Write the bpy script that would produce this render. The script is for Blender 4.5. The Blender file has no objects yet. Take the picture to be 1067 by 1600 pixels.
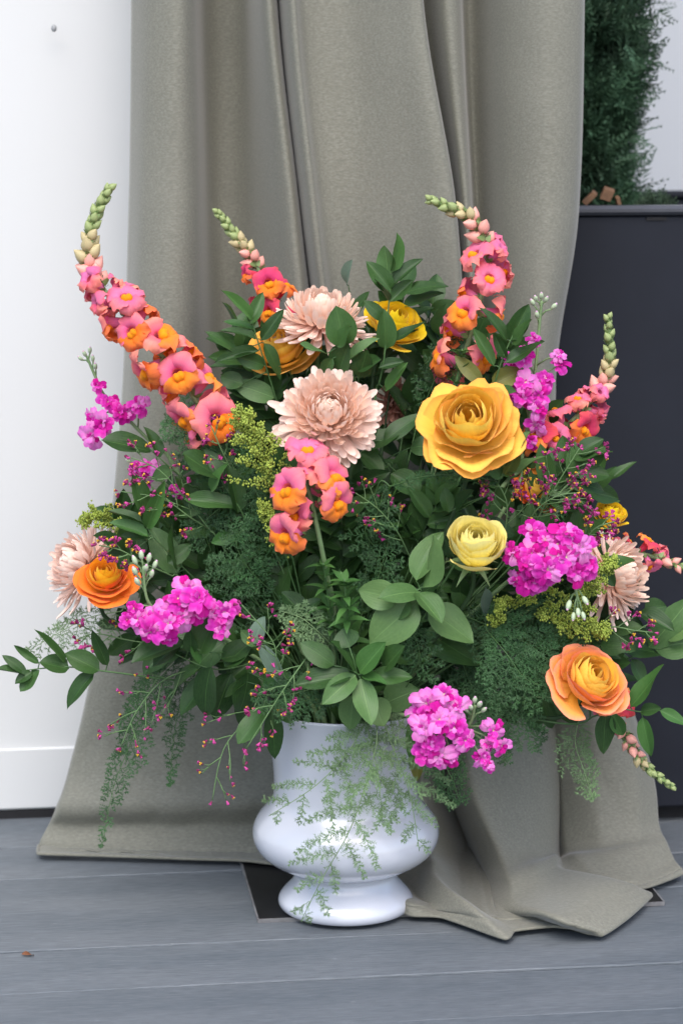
import bpy, math, random
import numpy as np
from mathutils import Vector, Matrix, Quaternion, noise as mnoise

rnd = random.Random(11)
R = math.radians
sc = bpy.context.scene
C = sc.collection

# ------------------------------------------------------------------ camera
F_PX, PITCH, CAM_H = 3778.0, R(9.5), 0.945
cam_d = bpy.data.cameras.new('camera')
cam = bpy.data.objects.new('camera', cam_d); C.objects.link(cam)
cam.location = (0, 0, CAM_H)
cam.rotation_euler = (R(90) - PITCH, 0, 0)
cam_d.sensor_fit = 'VERTICAL'; cam_d.sensor_height = 36.0; cam_d.lens = F_PX / 1600 * 36
cam_d.clip_end = 500; cam_d.clip_start = 0.05
cam_d.dof.use_dof = True; cam_d.dof.focus_distance = 2.76; cam_d.dof.aperture_fstop = 4.5
sc.camera = cam

# ------------------------------------------------------------------ world and sun (soft overcast daylight)
SUN_EL, SUN_AZ = R(52), R(-18)      # azimuth: sun stands behind the camera, a little to its left
w = bpy.data.worlds.new('World'); sc.world = w; w.use_nodes = True
nt = w.node_tree; bg = nt.nodes['Background']
sky = nt.nodes.new('ShaderNodeTexSky'); sky.sky_type = 'NISHITA'; sky.sun_disc = False
sky.sun_elevation = SUN_EL; sky.sun_rotation = R(180) - SUN_AZ * -1
sky.air_density = 1.0; sky.dust_density = 2.4; sky.ozone_density = 1.0
nt.links.new(sky.outputs[0], bg.inputs[0]); bg.inputs[1].default_value = 0.15
sd = bpy.data.lights.new('sun', 'SUN'); sd.energy = 1.4; sd.angle = R(35); sd.color = (1, 0.97, 0.925)
sun = bpy.data.objects.new('sun', sd); C.objects.link(sun)
sdir = Vector((math.sin(SUN_AZ) * math.cos(SUN_EL), -math.cos(SUN_AZ) * math.cos(SUN_EL), math.sin(SUN_EL)))
sun.rotation_euler = sdir.to_track_quat('Z', 'Y').to_euler()
sun.location = (-1, -3, 5)
sc.view_settings.view_transform = 'Standard'; sc.view_settings.look = 'None'
sc.view_settings.exposure = 0.93; sc.view_settings.gamma = 1.0
sc.render.engine = 'CYCLES'
sc.cycles.use_denoising = True
sc.cycles.max_bounces = 7; sc.cycles.diffuse_bounces = 4; sc.cycles.glossy_bounces = 3
sc.cycles.transmission_bounces = 5; sc.cycles.transparent_max_bounces = 6

# ------------------------------------------------------------------ photograph helpers: a pixel of the photo at a real depth
CP, SP = math.cos(PITCH), math.sin(PITCH)
def ray(px, py):
    a, b = (px - 533.5) / F_PX, -(py - 800) / F_PX
    return Vector((a, CP + b * SP, -SP + b * CP))
def P(px, py, Y):
    r = ray(px, py); t = Y / r.y
    return Vector((r.x * t, Y, CAM_H + r.z * t))
def G(px, py, z=0.0):
    r = ray(px, py); t = (z - CAM_H) / r.z
    return Vector((r.x * t, r.y * t, z))
MPP = 0.00073                       # metres per photo pixel at the bouquet's front
UPV = Vector((0, 0, 1)); TOCAM = Vector((0, -0.97, 0.25)).normalized()
TH = R(7.5)                         # the deck, wall and planter stand turned by this much
UX, UY = Vector((math.cos(TH), math.sin(TH), 0)), Vector((-math.sin(TH), math.cos(TH), 0))

# ------------------------------------------------------------------ mesh helpers
class MB:
    """collects vertices, faces, uv and material slots of ONE mesh"""
    def __init__(s): s.v = []; s.f = []; s.uv = []; s.m = []
    def add(s, vs, fs, uvs=None, m=0):
        o = len(s.v)
        s.v += [tuple(p) for p in vs]
        s.uv += list(uvs) if uvs is not None else [(0.5, 0.5)] * len(vs)
        s.f += [tuple(i + o for i in f) for f in fs]; s.m += [m] * len(fs)
    def grid(s, fn, nu, nv, m=0, wrap=False):
        vs = []; uv = []
        for j in range(nv + 1):
            for i in range(nu + (0 if wrap else 1)):
                u, v = i / nu, j / nv
                vs.append(fn(u, v)); uv.append((u, v))
        n = nu if wrap else nu + 1
        fs = [(j*n+i, j*n+(i+1) % n, (j+1)*n+(i+1) % n, (j+1)*n+i) for j in range(nv) for i in range(nu)]
        s.add(vs, fs, uv, m)
    def tube(s, pts, r0, r1=None, sides=5, m=0):
        pts = [Vector(p) for p in pts]; n = len(pts); r1 = r0 if r1 is None else r1
        vs = []; uv = []; ref = None
        for k, p in enumerate(pts):
            d = (pts[min(k+1, n-1)] - pts[max(k-1, 0)])
            d = d.normalized() if d.length > 1e-9 else Vector((0, 0, 1))
            if ref is None: ref = d.orthogonal().normalized()
            ref = (ref - d * ref.dot(d)); ref = ref.normalized() if ref.length > 1e-6 else d.orthogonal().normalized()
            b = d.cross(ref); rr = r0 + (r1 - r0) * k / max(1, n - 1)
            for a in range(sides):
                t = 2 * math.pi * a / sides
                vs.append(p + (ref * math.cos(t) + b * math.sin(t)) * rr); uv.append((a / sides, k / max(1, n-1)))
        fs = [(k*sides+a, k*sides+(a+1) % sides, (k+1)*sides+(a+1) % sides, (k+1)*sides+a) for k in range(n-1) for a in range(sides)]
        fs.append(tuple(range(sides - 1, -1, -1))); fs.append(tuple((n-1)*sides + a for a in range(sides)))
        s.add(vs, fs, uv, m)
    def blob(s, c, rx, ry, rz, M=None, nu=6, nv=4, m=0, fn=None):
        c = Vector(c)
        def q(u, v):
            th, ph = u * 2 * math.pi, (v - 0.5) * math.pi
            p = Vector((rx * math.cos(ph) * math.cos(th), ry * math.cos(ph) * math.sin(th), rz * math.sin(ph)))
            if fn: p = fn(p)
            return c + (M @ p if M else p)
        s.grid(q, nu, nv, m, wrap=True)
    def box(s, c, ax, ay, az, bev=0.0, m=0):
        """box centred at c, half-extent vectors ax, ay, az; its edges rounded by bev metres"""
        c = Vector(c); la, lb, lc = ax.length, ay.length, az.length
        vs = []; idx = {}
        if bev <= 0:
            for x in (-1, 1):
                for y in (-1, 1):
                    for z in (-1, 1): vs.append(c + ax*x + ay*y + az*z)
            s.add(vs, [(0,1,3,2),(4,6,7,5),(0,4,5,1),(2,3,7,6),(0,2,6,4),(1,5,7,3)], None, m); return
        h = (la, lb, lc); A = (ax/la, ay/lb, az/lc)
        for x in (-1, 1):
            for y in (-1, 1):
                for z in (-1, 1):
                    for k in range(3):
                        q = [x*h[0], y*h[1], z*h[2]]
                        for j in range(3):
                            if j != k: q[j] -= (x, y, z)[j] * bev
                        idx[(x, y, z, k)] = len(vs); vs.append(c + A[0]*q[0] + A[1]*q[1] + A[2]*q[2])
        fs = []
        for k in range(3):
            i, j = [(1, 2), (2, 0), (0, 1)][k]
            for sg in (-1, 1):
                q = []
                for a, b in ((-1,-1),(1,-1),(1,1),(-1,1)):
                    t = [0,0,0]; t[k] = sg; t[i] = a; t[j] = b; q.append(idx[(t[0],t[1],t[2],k)])
                fs.append(tuple(q if sg > 0 else q[::-1]))
        for k in range(3):
            i, j = (k+1) % 3, (k+2) % 3
            for a in (-1, 1):
                for b in (-1, 1):
                    q = []
                    for sg, which in ((-1, i), (1, i), (1, j), (-1, j)):
                        t = [0,0,0]; t[k] = sg; t[i] = a; t[j] = b; q.append(idx[(t[0],t[1],t[2],which)])
                    fs.append(tuple(q))
        for x in (-1, 1):
            for y in (-1, 1):
                for z in (-1, 1): fs.append(tuple(idx[(x,y,z,k)] for k in range(3)))
        s.add(vs, fs, None, m)
    def mesh(s, name, mats, smooth=True):
        me = bpy.data.meshes.new(name); me.from_pydata(s.v, [], s.f)
        uvl = me.uv_layers.new(name='UVMap')
        li = np.empty(len(me.loops), dtype=np.int32); me.loops.foreach_get('vertex_index', li)
        uvl.data.foreach_set('uv', np.array(s.uv, dtype=np.float32)[li].ravel())
        for x in (mats if isinstance(mats, (list, tuple)) else [mats]): me.materials.append(x)
        me.polygons.foreach_set('material_index', s.m)
        me.polygons.foreach_set('use_smooth', [smooth] * len(s.f))
        me.update(); return me
def link(name, me, parent=None, M=None):
    o = bpy.data.objects.new(name, me); C.objects.link(o)
    if parent is not None: o.parent = parent
    if M is not None: o.matrix_basis = M
    return o
def tag(o, label, cat, group=None):
    o['label'] = label; o['category'] = cat
    if group: o['group'] = group
    return o
def thing(name, label, cat, loc, group=None):
    o = bpy.data.objects.new(name, None); C.objects.link(o); o.location = loc; o.empty_display_size = 0.02
    return tag(o, label, cat, group)
def part(name, mb, mats, parent, smooth=True, world=True):
    """a mesh given in world coordinates as part of a thing whose Empty only has a location"""
    me = mb.mesh(name, mats, smooth)
    return link(name, me, parent, Matrix.Translation(-parent.location) if world else None)
def frame(y, z, origin=(0, 0, 0), s=(1, 1, 1)):
    """matrix with local +Y along y and local +Z near z"""
    y = Vector(y).normalized(); z = Vector(z); z = z - y * z.dot(y)
    z = z.normalized() if z.length > 1e-6 else y.orthogonal().normalized()
    x = y.cross(z)
    M = Matrix((x, y, z)).transposed().to_4x4()
    return Matrix.Translation(origin) @ M @ Matrix.Diagonal((*s, 1))
def zframe(z, up, origin=(0, 0, 0), s=1.0):
    """matrix with local +Z along z and local +Y near up"""
    z = Vector(z).normalized(); y = Vector(up); y = y - z * y.dot(z)
    y = y.normalized() if y.length > 1e-6 else z.orthogonal().normalized()
    x = y.cross(z)
    return Matrix.Translation(origin) @ Matrix((x, y, z)).transposed().to_4x4() @ Matrix.Diagonal((s, s, s, 1))
def jit(a): return Vector((rnd.uniform(-a, a), rnd.uniform(-a, a), rnd.uniform(-a, a)))
def crom(pts, n):
    """Catmull-Rom through points, n samples per span"""
    pts = [Vector(p) for p in pts]; out = []
    for i in range(len(pts) - 1):
        p0 = pts[max(i-1, 0)]; p1 = pts[i]; p2 = pts[i+1]; p3 = pts[min(i+2, len(pts)-1)]
        for k in range(n):
            t = k / n
            out.append(0.5 * ((2*p1) + (p2-p0)*t + (2*p0-5*p1+4*p2-p3)*t*t + (3*p1-p0-3*p2+p3)*t**3))
    out.append(pts[-1]); return out

# ------------------------------------------------------------------ materials
def srgb(r, g, b):
    f = lambda c: (c/255/12.92) if c <= 10 else ((c/255+0.055)/1.055)**2.4
    return (f(r), f(g), f(b), 1)
class N:
    def __init__(s, name):
        s.m = bpy.data.materials.new(name); s.m.use_nodes = True; s.t = s.m.node_tree
        s.b = s.t.nodes['Principled BSDF']; s.o = s.t.nodes['Material Output']
    def n(s, kind, **kw):
        x = s.t.nodes.new('ShaderNode' + kind)
        for k, v in kw.items():
            if k.startswith('i_'): x.inputs[k[2:].replace('_', ' ')].default_value = v
            else: setattr(x, k, v)
        return x
    def l(s, a, b): s.t.links.new(a, b)
    def ramp(s, fac, stops):
        r = s.n('ValToRGB'); e = r.color_ramp.elements
        while len(e) < len(stops): e.new(0.5)
        for k, (p, c) in enumerate(stops): e[k].position = p; e[k].color = c
        s.l(fac, r.inputs[0]); return r.outputs[0]
    def noise(s, scale, stretch=(1, 1, 1), detail=4, coord='Object', rough=0.55):
        tc = s.n('TexCoord'); mp = s.n('Mapping'); mp.inputs['Scale'].default_value = stretch
        nz = s.n('TexNoise'); nz.inputs['Scale'].default_value = scale; nz.inputs['Detail'].default_value = detail
        nz.inputs['Roughness'].default_value = rough
        s.l(tc.outputs[coord], mp.inputs[0]); s.l(mp.outputs[0], nz.inputs[0]); return nz.outputs['Fac']
    def mix(s, a, b, fac, mode='MIX'):
        x = s.n('MixRGB', blend_type=mode)
        for k, q in ((0, fac), (1, a), (2, b)):
            if hasattr(q, 'links') or hasattr(q, 'is_linked'): s.l(q, x.inputs[k])
            else: x.inputs[k].default_value = q
        return x.outputs[0]
    def bump(s, h, strength, dist):
        b = s.n('Bump'); b.inputs['Strength'].default_value = strength; b.inputs['Distance'].default_value = dist
        s.l(h, b.inputs['Height']); s.l(b.outputs[0], s.b.inputs['Normal']); return b.outputs[0]
    def translucent(s, col, amount):
        tr = s.n('BsdfTranslucent'); mx = s.n('MixShader'); mx.inputs[0].default_value = amount
        s.l(col, tr.inputs[0]); s.l(s.b.outputs[0], mx.inputs[1]); s.l(tr.outputs[0], mx.inputs[2])
        s.l(mx.outputs[0], s.o.inputs[0])
def plain(name, rgb, rough=0.6, var=0.15, scale=60, spec=0.4):
    k = N(name); nz = k.noise(scale)
    d = tuple(c * (1 - var) for c in rgb[:3]) + (1,); u = tuple(min(1, c * (1 + var)) for c in rgb[:3]) + (1,)
    k.l(k.ramp(nz, [(0.3, d), (0.7, u)]), k.b.inputs['Base Color'])
    k.b.inputs['Roughness'].default_value = rough; k.b.inputs['Specular IOR Level'].default_value = spec
    return k.m
def petal_mat(name, stops, transl=0.3, rough=0.7, var=0.10, vein=0.10, hue=0.0):
    k = N(name); uv = k.n('UVMap'); sp = k.n('SeparateXYZ'); k.l(uv.outputs[0], sp.inputs[0])
    c = k.ramp(sp.outputs[1], stops)
    # fine lengthwise veins and soft mottling of the petal itself
    mp = k.n('Mapping'); mp.inputs['Scale'].default_value = (26, 1.6, 1); k.l(uv.outputs[0], mp.inputs[0])
    nz = k.n('TexNoise'); nz.inputs['Scale'].default_value = 1.0; nz.inputs['Detail'].default_value = 3
    k.l(mp.outputs[0], nz.inputs[0])
    g = k.ramp(nz.outputs['Fac'], [(0.3, (1-vein, 1-vein*1.2, 1-vein, 1)), (0.7, (1, 1, 1, 1))])
    c = k.mix(c, g, 1.0, 'MULTIPLY')
    oi = k.n('ObjectInfo'); hs = k.n('HueSaturation')
    mr = k.n('MapRange'); mr.inputs['To Min'].default_value = 1 - var; mr.inputs['To Max'].default_value = 1 + var * 0.5
    k.l(oi.outputs['Random'], mr.inputs[0]); k.l(mr.outputs[0], hs.inputs['Value']); k.l(c, hs.inputs['Color'])
    if hue:
        mh = k.n('MapRange'); mh.inputs['To Min'].default_value = 0.5 - hue; mh.inputs['To Max'].default_value = 0.5 + hue
        k.l(oi.outputs['Random'], mh.inputs[0]); k.l(mh.outputs[0], hs.inputs['Hue'])
    c = hs.outputs[0]
    k.l(c, k.b.inputs['Base Color']); k.b.inputs['Roughness'].default_value = rough
    k.b.inputs['Specular IOR Level'].default_value = 0.12
    k.b.inputs['Sheen Weight'].default_value = 0.1
    k.bump(nz.outputs['Fac'], 0.25, 0.0012)
    k.translucent(c, transl); return k.m
def leaf_mat(name, dark, light, rough=0.38, transl=0.16):
    k = N(name); uv = k.n('UVMap'); sp = k.n('SeparateXYZ'); k.l(uv.outputs[0], sp.inputs[0])
    oi = k.n('ObjectInfo')
    nz = k.noise(14, detail=3)
    a = k.n('Math', operation='ADD'); k.l(oi.outputs['Random'], a.inputs[0]); k.l(nz, a.inputs[1])
    h = k.n('Math', operation='MULTIPLY'); h.inputs[1].default_value = 0.5; k.l(a.outputs[0], h.inputs[0])
    c = k.ramp(h.outputs[0], [(0.15, dark), (0.85, light)])
    d = k.n('Math', operation='SUBTRACT'); d.inputs[1].default_value = 0.5; k.l(sp.outputs[0], d.inputs[0])
    ab = k.n('Math', operation='ABSOLUTE'); k.l(d.outputs[0], ab.inputs[0])
    rib = k.ramp(ab.outputs[0], [(0.0, (1, 1, 1, 1)), (0.02, (0, 0, 0, 1))])
    c = k.mix(c, tuple(min(1, x * 1.25) for x in light[:3]) + (1,), rib)
    k.l(c, k.b.inputs['Base Color'])
    # lengthwise veins
    wv = k.n('TexWave', wave_type='BANDS', bands_direction='X'); wv.inputs['Scale'].default_value = 3.4
    wv.inputs['Distortion'].default_value = 1.2; wv.inputs['Detail'].default_value = 2; k.l(uv.outputs[0], wv.inputs[0])
    k.bump(wv.outputs['Fac'], 0.10, 0.001)
    r = k.n('MapRange'); r.inputs['To Min'].default_value = rough - 0.06; r.inputs['To Max'].default_value = rough + 0.16
    k.l(nz, r.inputs[0]); k.l(r.outputs[0], k.b.inputs['Roughness'])
    k.b.inputs['Specular IOR Level'].default_value = 0.30
    k.translucent(c, transl); return k.m

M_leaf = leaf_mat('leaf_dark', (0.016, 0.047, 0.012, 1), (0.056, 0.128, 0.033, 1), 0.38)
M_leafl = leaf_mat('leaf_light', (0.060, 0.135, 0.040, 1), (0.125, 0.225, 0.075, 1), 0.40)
M_leafo = leaf_mat('leaf_olive', (0.06, 0.10, 0.018, 1), (0.16, 0.15, 0.03, 1), 0.4)
M_leafg = leaf_mat('leaf_grey_green', (0.10, 0.17, 0.12, 1), (0.17, 0.25, 0.18, 1), 0.5)
M_leafy = leaf_mat('leaf_fresh', (0.035, 0.11, 0.025, 1), (0.08, 0.185, 0.045, 1), 0.45)
M_stem = plain('stem_green', (0.065, 0.14, 0.045), 0.5)
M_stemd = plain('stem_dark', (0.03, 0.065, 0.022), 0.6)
M_stemb = plain('stem_bright', (0.11, 0.20, 0.075), 0.5)
M_stemp = plain('stem_pale', (0.19, 0.29, 0.13), 0.5)
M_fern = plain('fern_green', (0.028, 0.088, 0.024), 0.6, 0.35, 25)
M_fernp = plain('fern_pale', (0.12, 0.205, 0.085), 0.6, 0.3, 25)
M_sol = plain('goldenrod_yellow_green', (0.30, 0.38, 0.06), 0.7, 0.35, 120)
Y1, Y2 = srgb(255, 214, 92), srgb(255, 190, 60)
M_r_gold = petal_mat('rose_golden', [(0.0, srgb(250, 196, 40)), (0.6, srgb(255, 214, 88)), (0.86, srgb(255, 204, 90)), (1.0, srgb(255, 184, 88))], 0.12, var=0.06, vein=0.07)
M_r_goldin = petal_mat('rose_golden_heart', [(0.0, srgb(252, 190, 24)), (0.6, srgb(255, 208, 66)), (1.0, srgb(255, 216, 88))], 0.12, var=0.06, vein=0.07)
M_r_pale = petal_mat('rose_pale_yellow', [(0.0, srgb(240, 212, 70)), (0.6, srgb(252, 236, 124)), (1.0, srgb(254, 243, 160))], 0.12, var=0.06, vein=0.07)
M_r_orin = petal_mat('rose_orange_heart', [(0.0, srgb(252, 184, 24)), (0.6, srgb(255, 204, 66)), (1.0, srgb(255, 206, 88))], 0.12, var=0.06, vein=0.07)
M_r_orout = petal_mat('rose_orange_outer', [(0.0, srgb(250, 180, 40)), (0.5, srgb(255, 186, 70)), (0.85, srgb(255, 170, 84)), (1.0, srgb(250, 158, 124))], 0.12, var=0.06, vein=0.07)
M_r_deep = petal_mat('rose_deep_orange', [(0.0, srgb(255, 172, 10)), (0.6, srgb(255, 150, 30)), (1.0, srgb(253, 130, 56))], 0.12, var=0.06, vein=0.07)
M_r_deepin = petal_mat('rose_deep_orange_heart', [(0.0, srgb(255, 180, 10)), (1.0, srgb(255, 184, 36))], 0.12, var=0.06, vein=0.07)
M_r_yel = petal_mat('rose_bright_yellow', [(0.0, srgb(238, 190, 0)), (1.0, srgb(254, 222, 36))], 0.12, var=0.06, vein=0.07)
M_m_in = petal_mat('mum_peach', [(0.0, srgb(254, 218, 196)), (0.5, srgb(255, 226, 206)), (1.0, srgb(255, 230, 212))], 0.28, var=0.05)
M_m_out = petal_mat('mum_blush', [(0.0, srgb(240, 190, 168)), (0.45, srgb(255, 226, 210)), (1.0, srgb(255, 234, 222))], 0.28, var=0.05)
M_m_shade = petal_mat('mum_shaded', [(0.0, srgb(190, 130, 110)), (1.0, srgb(232, 180, 160))], 0.2)  # browner petals carry the shade on the small back flower
M_s_tube = petal_mat('snapdragon_pink', [(0.0, srgb(238, 140, 190)), (0.6, srgb(240, 120, 160)), (1.0, srgb(246, 124, 140))], 0.25, hue=0.015)
M_s_lip = petal_mat('snapdragon_coral', [(0.0, srgb(240, 100, 160)), (0.5, srgb(246, 122, 142)), (1.0, srgb(250, 148, 134))], 0.25, hue=0.018)
M_s_low = petal_mat('snapdragon_orange', [(0.0, srgb(255, 146, 20)), (0.5, srgb(255, 146, 46)), (1.0, srgb(252, 138, 84))], 0.22, hue=0.01)
M_s_pal = petal_mat('snapdragon_palate', [(0.0, srgb(255, 138, 16)), (1.0, srgb(255, 158, 26))], 0.2)
M_s_red = petal_mat('snapdragon_rose_red', [(0.0, srgb(226, 70, 120)), (0.6, srgb(232, 74, 104)), (1.0, srgb(240, 96, 96))], 0.3, hue=0.012)
M_bud_g = plain('bud_green', (0.27, 0.33, 0.13), 0.5, 0.25, 200)
M_bud_p = plain('bud_pink', (0.72, 0.33, 0.27), 0.5, 0.2, 200)
M_bud_m = plain('bud_blush', (0.46, 0.38, 0.20), 0.5, 0.25, 200)
M_calyx = plain('calyx_green', (0.17, 0.25, 0.085), 0.5, 0.25, 150)
M_k = petal_mat('stock_magenta', [(0.0, srgb(248, 200, 236)), (0.3, srgb(234, 76, 200)), (0.75, srgb(230, 48, 186)), (1.0, srgb(242, 104, 210))], 0.34, hue=0.01, var=0.2)
M_kd = petal_mat('stock_deep_magenta', [(0.0, srgb(240, 140, 215)), (0.3, srgb(206, 16, 146)), (1.0, srgb(218, 30, 164))], 0.34, hue=0.01, var=0.2)
M_kb = plain('stock_bud_pale', (0.42, 0.52, 0.34), 0.6, 0.2, 200)
M_kc = plain('stock_heart', (0.62, 0.70, 0.30), 0.6)
M_lm = plain('statice_burgundy', (0.21, 0.012, 0.085), 0.6, 0.4, 300)
M_ly = plain('statice_yellow', (0.62, 0.36, 0.03), 0.6, 0.2, 300)
M_lp = plain('statice_pink', (0.46, 0.05, 0.24), 0.6, 0.3, 300)

def white_paint(name, rgb):
    k = N(name); nz = k.noise(3.0, detail=5); fine = k.noise(260, detail=2)
    k.l(k.ramp(nz, [(0.3, tuple(c*0.97 for c in rgb)+(1,)), (0.7, rgb+(1,))]), k.b.inputs['Base Color'])
    k.b.inputs['Roughness'].default_value = 0.5; k.bump(fine, 0.05, 0.001); return k.m
M_wall = white_paint('wall_white_paint', (0.625, 0.632, 0.631))
M_dark = plain('dark_gap', (0.012, 0.012, 0.014), 0.8)
def deck_mat():
    k = N('deck_grey_wood')
    oi = k.n('ObjectInfo')
    tc = k.n('TexCoord'); mp = k.n('Mapping'); mp.inputs['Scale'].default_value = (2.6, 90, 90)
    ad = k.n('VectorMath', operation='ADD'); k.l(tc.outputs['Object'], ad.inputs[0])
    cb = k.n('CombineXYZ'); mu = k.n('Math', operation='MULTIPLY'); mu.inputs[1].default_value = 37
    k.l(oi.outputs['Random'], mu.inputs[0]); k.l(mu.outputs[0], cb.inputs[0]); k.l(mu.outputs[0], cb.inputs[1]); k.l(cb.outputs[0], ad.inputs[1])
    k.l(ad.outputs[0], mp.inputs[0])
    g = k.n('TexNoise'); g.inputs['Scale'].default_value = 9; g.inputs['Detail'].default_value = 6; g.inputs['Roughness'].default_value = 0.65
    k.l(mp.outputs[0], g.inputs[0])
    g2 = k.n('TexNoise'); g2.inputs['Scale'].default_value = 24; g2.inputs['Detail'].default_value = 4; k.l(mp.outputs[0], g2.inputs[0])
    big = k.noise(5, (0.6, 2, 1), 4)
    c = k.ramp(g.outputs['Fac'], [(0.25, (0.064, 0.078, 0.090, 1)), (0.5, (0.098, 0.115, 0.131, 1)), (0.75, (0.150, 0.170, 0.188, 1))])
    c = k.mix(c, (0.62, 0.62, 0.62, 1), k.ramp(big, [(0.35, (0, 0, 0, 1)), (0.75, (0.08, 0.08, 0.08, 1))]), 'MIX')
    c = k.mix(c, k.ramp(g2.outputs['Fac'], [(0.34, (0.62, 0.63, 0.65, 1)), (0.5, (1, 1, 1, 1)), (0.68, (1.3, 1.3, 1.3, 1))]), 0.8, 'MULTIPLY')
    sp = k.noise(70, (0.5, 1, 1), 2)
    c = k.mix(c, (0.42, 0.43, 0.44, 1), k.ramp(sp, [(0.74, (0, 0, 0, 1)), (0.80, (0.5, 0.5, 0.5, 1))]))
    hs = k.n('HueSaturation'); mr = k.n('MapRange'); mr.inputs['To Min'].default_value = 0.94; mr.inputs['To Max'].default_value = 1.04
    k.l(oi.outputs['Random'], mr.inputs[0]); k.l(mr.outputs[0], hs.inputs['Value']); k.l(c, hs.inputs['Color'])
    k.l(hs.outputs[0], k.b.inputs['Base Color']); k.b.inputs['Roughness'].default_value = 0.62
    k.bump(g.outputs['Fac'], 0.6, 0.0012); return k.m
M_deck = deck_mat()
def cloth_mat():
    k = N('curtain_grey_green_satin'); 
    big = k.noise(6, (1, 1, 1), 3)
    slub = k.noise(480, (0.40, 1, 1.0), 2, rough=0.6); fine = k.noise(1100, (0.6, 1, 1), 2)
    c = k.ramp(slub, [(0.25, (0.150, 0.149, 0.124, 1)), (0.5, (0.190, 0.187, 0.152, 1)), (0.75, (0.240, 0.237, 0.199, 1))])
    c = k.mix(c, (0.187, 0.186, 0.155, 1), k.ramp(big, [(0.3, (0, 0, 0, 1)), (0.7, (0.3, 0.3, 0.3, 1))]))
    k.l(c, k.b.inputs['Base Color'])
    k.b.inputs['Roughness'].default_value = 0.66; k.b.inputs['Specular IOR Level'].default_value = 0.2
    k.b.inputs['Sheen Weight'].default_value = 0.25; k.b.inputs['Sheen Roughness'].default_value = 0.4
    a = k.n('Math', operation='ADD'); k.l(slub, a.inputs[0]); k.l(fine, a.inputs[1])
    k.bump(a.outputs[0], 0.22, 0.0007); return k.m
M_cloth = cloth_mat()
def vase_mat():
    k = N('vase_white_glaze'); nz = k.noise(8, detail=3)
    k.l(k.ramp(nz, [(0.3, (0.53, 0.555, 0.625, 1)), (0.7, (0.56, 0.585, 0.65, 1))]), k.b.inputs['Base Color'])
    k.b.inputs['Roughness'].default_value = 0.25; k.b.inputs['Coat Weight'].default_value = 1.0; k.b.inputs['Coat Roughness'].default_value = 0.16
    k.bump(k.noise(24, detail=2), 0.06, 0.004); return k.m
M_vase = vase_mat()
M_planter = plain('planter_navy', (0.010, 0.012, 0.019), 0.62, 0.15, 8, 0.25)
M_plrim = plain('planter_rim_skylit', (0.05, 0.053, 0.065), 0.4, 0.2, 12)  # navy rim made paler: skylight on its top put into the colour
M_plate = plain('plate_black_steel', (0.010, 0.010, 0.011), 0.42, 0.4, 40)
M_plate_e = plain('plate_edge_steel', (0.16, 0.16, 0.165), 0.4, 0.3, 60)
M_soil = plain('soil', (0.03, 0.022, 0.015), 0.9, 0.5, 60)
M_bark = plain('bark', (0.10, 0.06, 0.035), 0.85, 0.5, 40)
M_chip = plain('wood_chip', (0.14, 0.075, 0.04), 0.8, 0.3, 40)
M_con = plain('conifer_green', (0.042, 0.095, 0.05), 0.65, 0.6, 9)
M_moss = plain('moss_green', (0.045, 0.08, 0.045), 0.8, 0.5, 40)
M_gravel = plain('ground_grey', (0.12, 0.12, 0.10), 0.9, 0.3, 3)
M_steel = plain('stand_steel', (0.25, 0.25, 0.26), 0.35, 0.1, 10)
M_dead = plain('dead_leaf', (0.16, 0.06, 0.025), 0.7, 0.3, 80)

# ================================================================== THE SETTING
g = MB(); g.box((0, 10, -0.36), Vector((150, 0, 0)), Vector((0, 150, 0)), Vector((0, 0, 0.05)))
o = link('ground', g.mesh('ground', M_gravel, False)); o['kind'] = 'structure'
# deck of single boards, turned with the house
deck = bpy.data.objects.new('deck', None); C.objects.link(deck); deck['kind'] = 'structure'
deck.rotation_euler = (0, 0, TH)
PW, GAP = 0.1316, 0.0016
plank_me = []
for k in range(3):
    m = MB(); L, hw, hh = 3.2, (PW - GAP) / 2, 0.014
    prof = []                       # rounded board section
    for cx, cz, a0 in ((hw-0.0018, hh-0.0018, 0), (-hw+0.0018, hh-0.0018, 90), (-hw+0.0018, -hh+0.0018, 180), (hw-0.0018, -hh+0.0018, 270)):
        for q in range(4):
            a = R(a0 + q * 30); prof.append((cx + 0.0018*math.cos(a), cz + 0.0018*math.sin(a)))
    n = len(prof); xs = np.linspace(-L, L, 33)
    vs = []
    for x in xs:
        wv = 0.0009 * math.sin(x * 2.1 + k * 2) + 0.0006 * math.sin(x * 5.3 + k)
        vs += [(x, y + wv, z + wv * 0.5) for y, z in prof]
    fs = [(i*n+j, i*n+(j+1) % n, (i+1)*n+(j+1) % n, (i+1)*n+j) for i in range(len(xs)-1) for j in range(n)]
    m.add(vs, fs); plank_me.append(m.mesh('plank', M_deck, False))
for k in range(-17, 18):
    v = 2.517 + (k + 0.5) * PW
    link('plank', plank_me[k % 3], deck, Matrix.Translation((rnd.uniform(-0.1, 0.1), v, -0.014)))
m = MB(); m.box((0, 2.6, -0.06), Vector((3.2, 0, 0)), Vector((0, 2.4, 0)), Vector((0, 0, 0.02)))
link('underlay', m.mesh('underlay', M_dark, False), deck)

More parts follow.
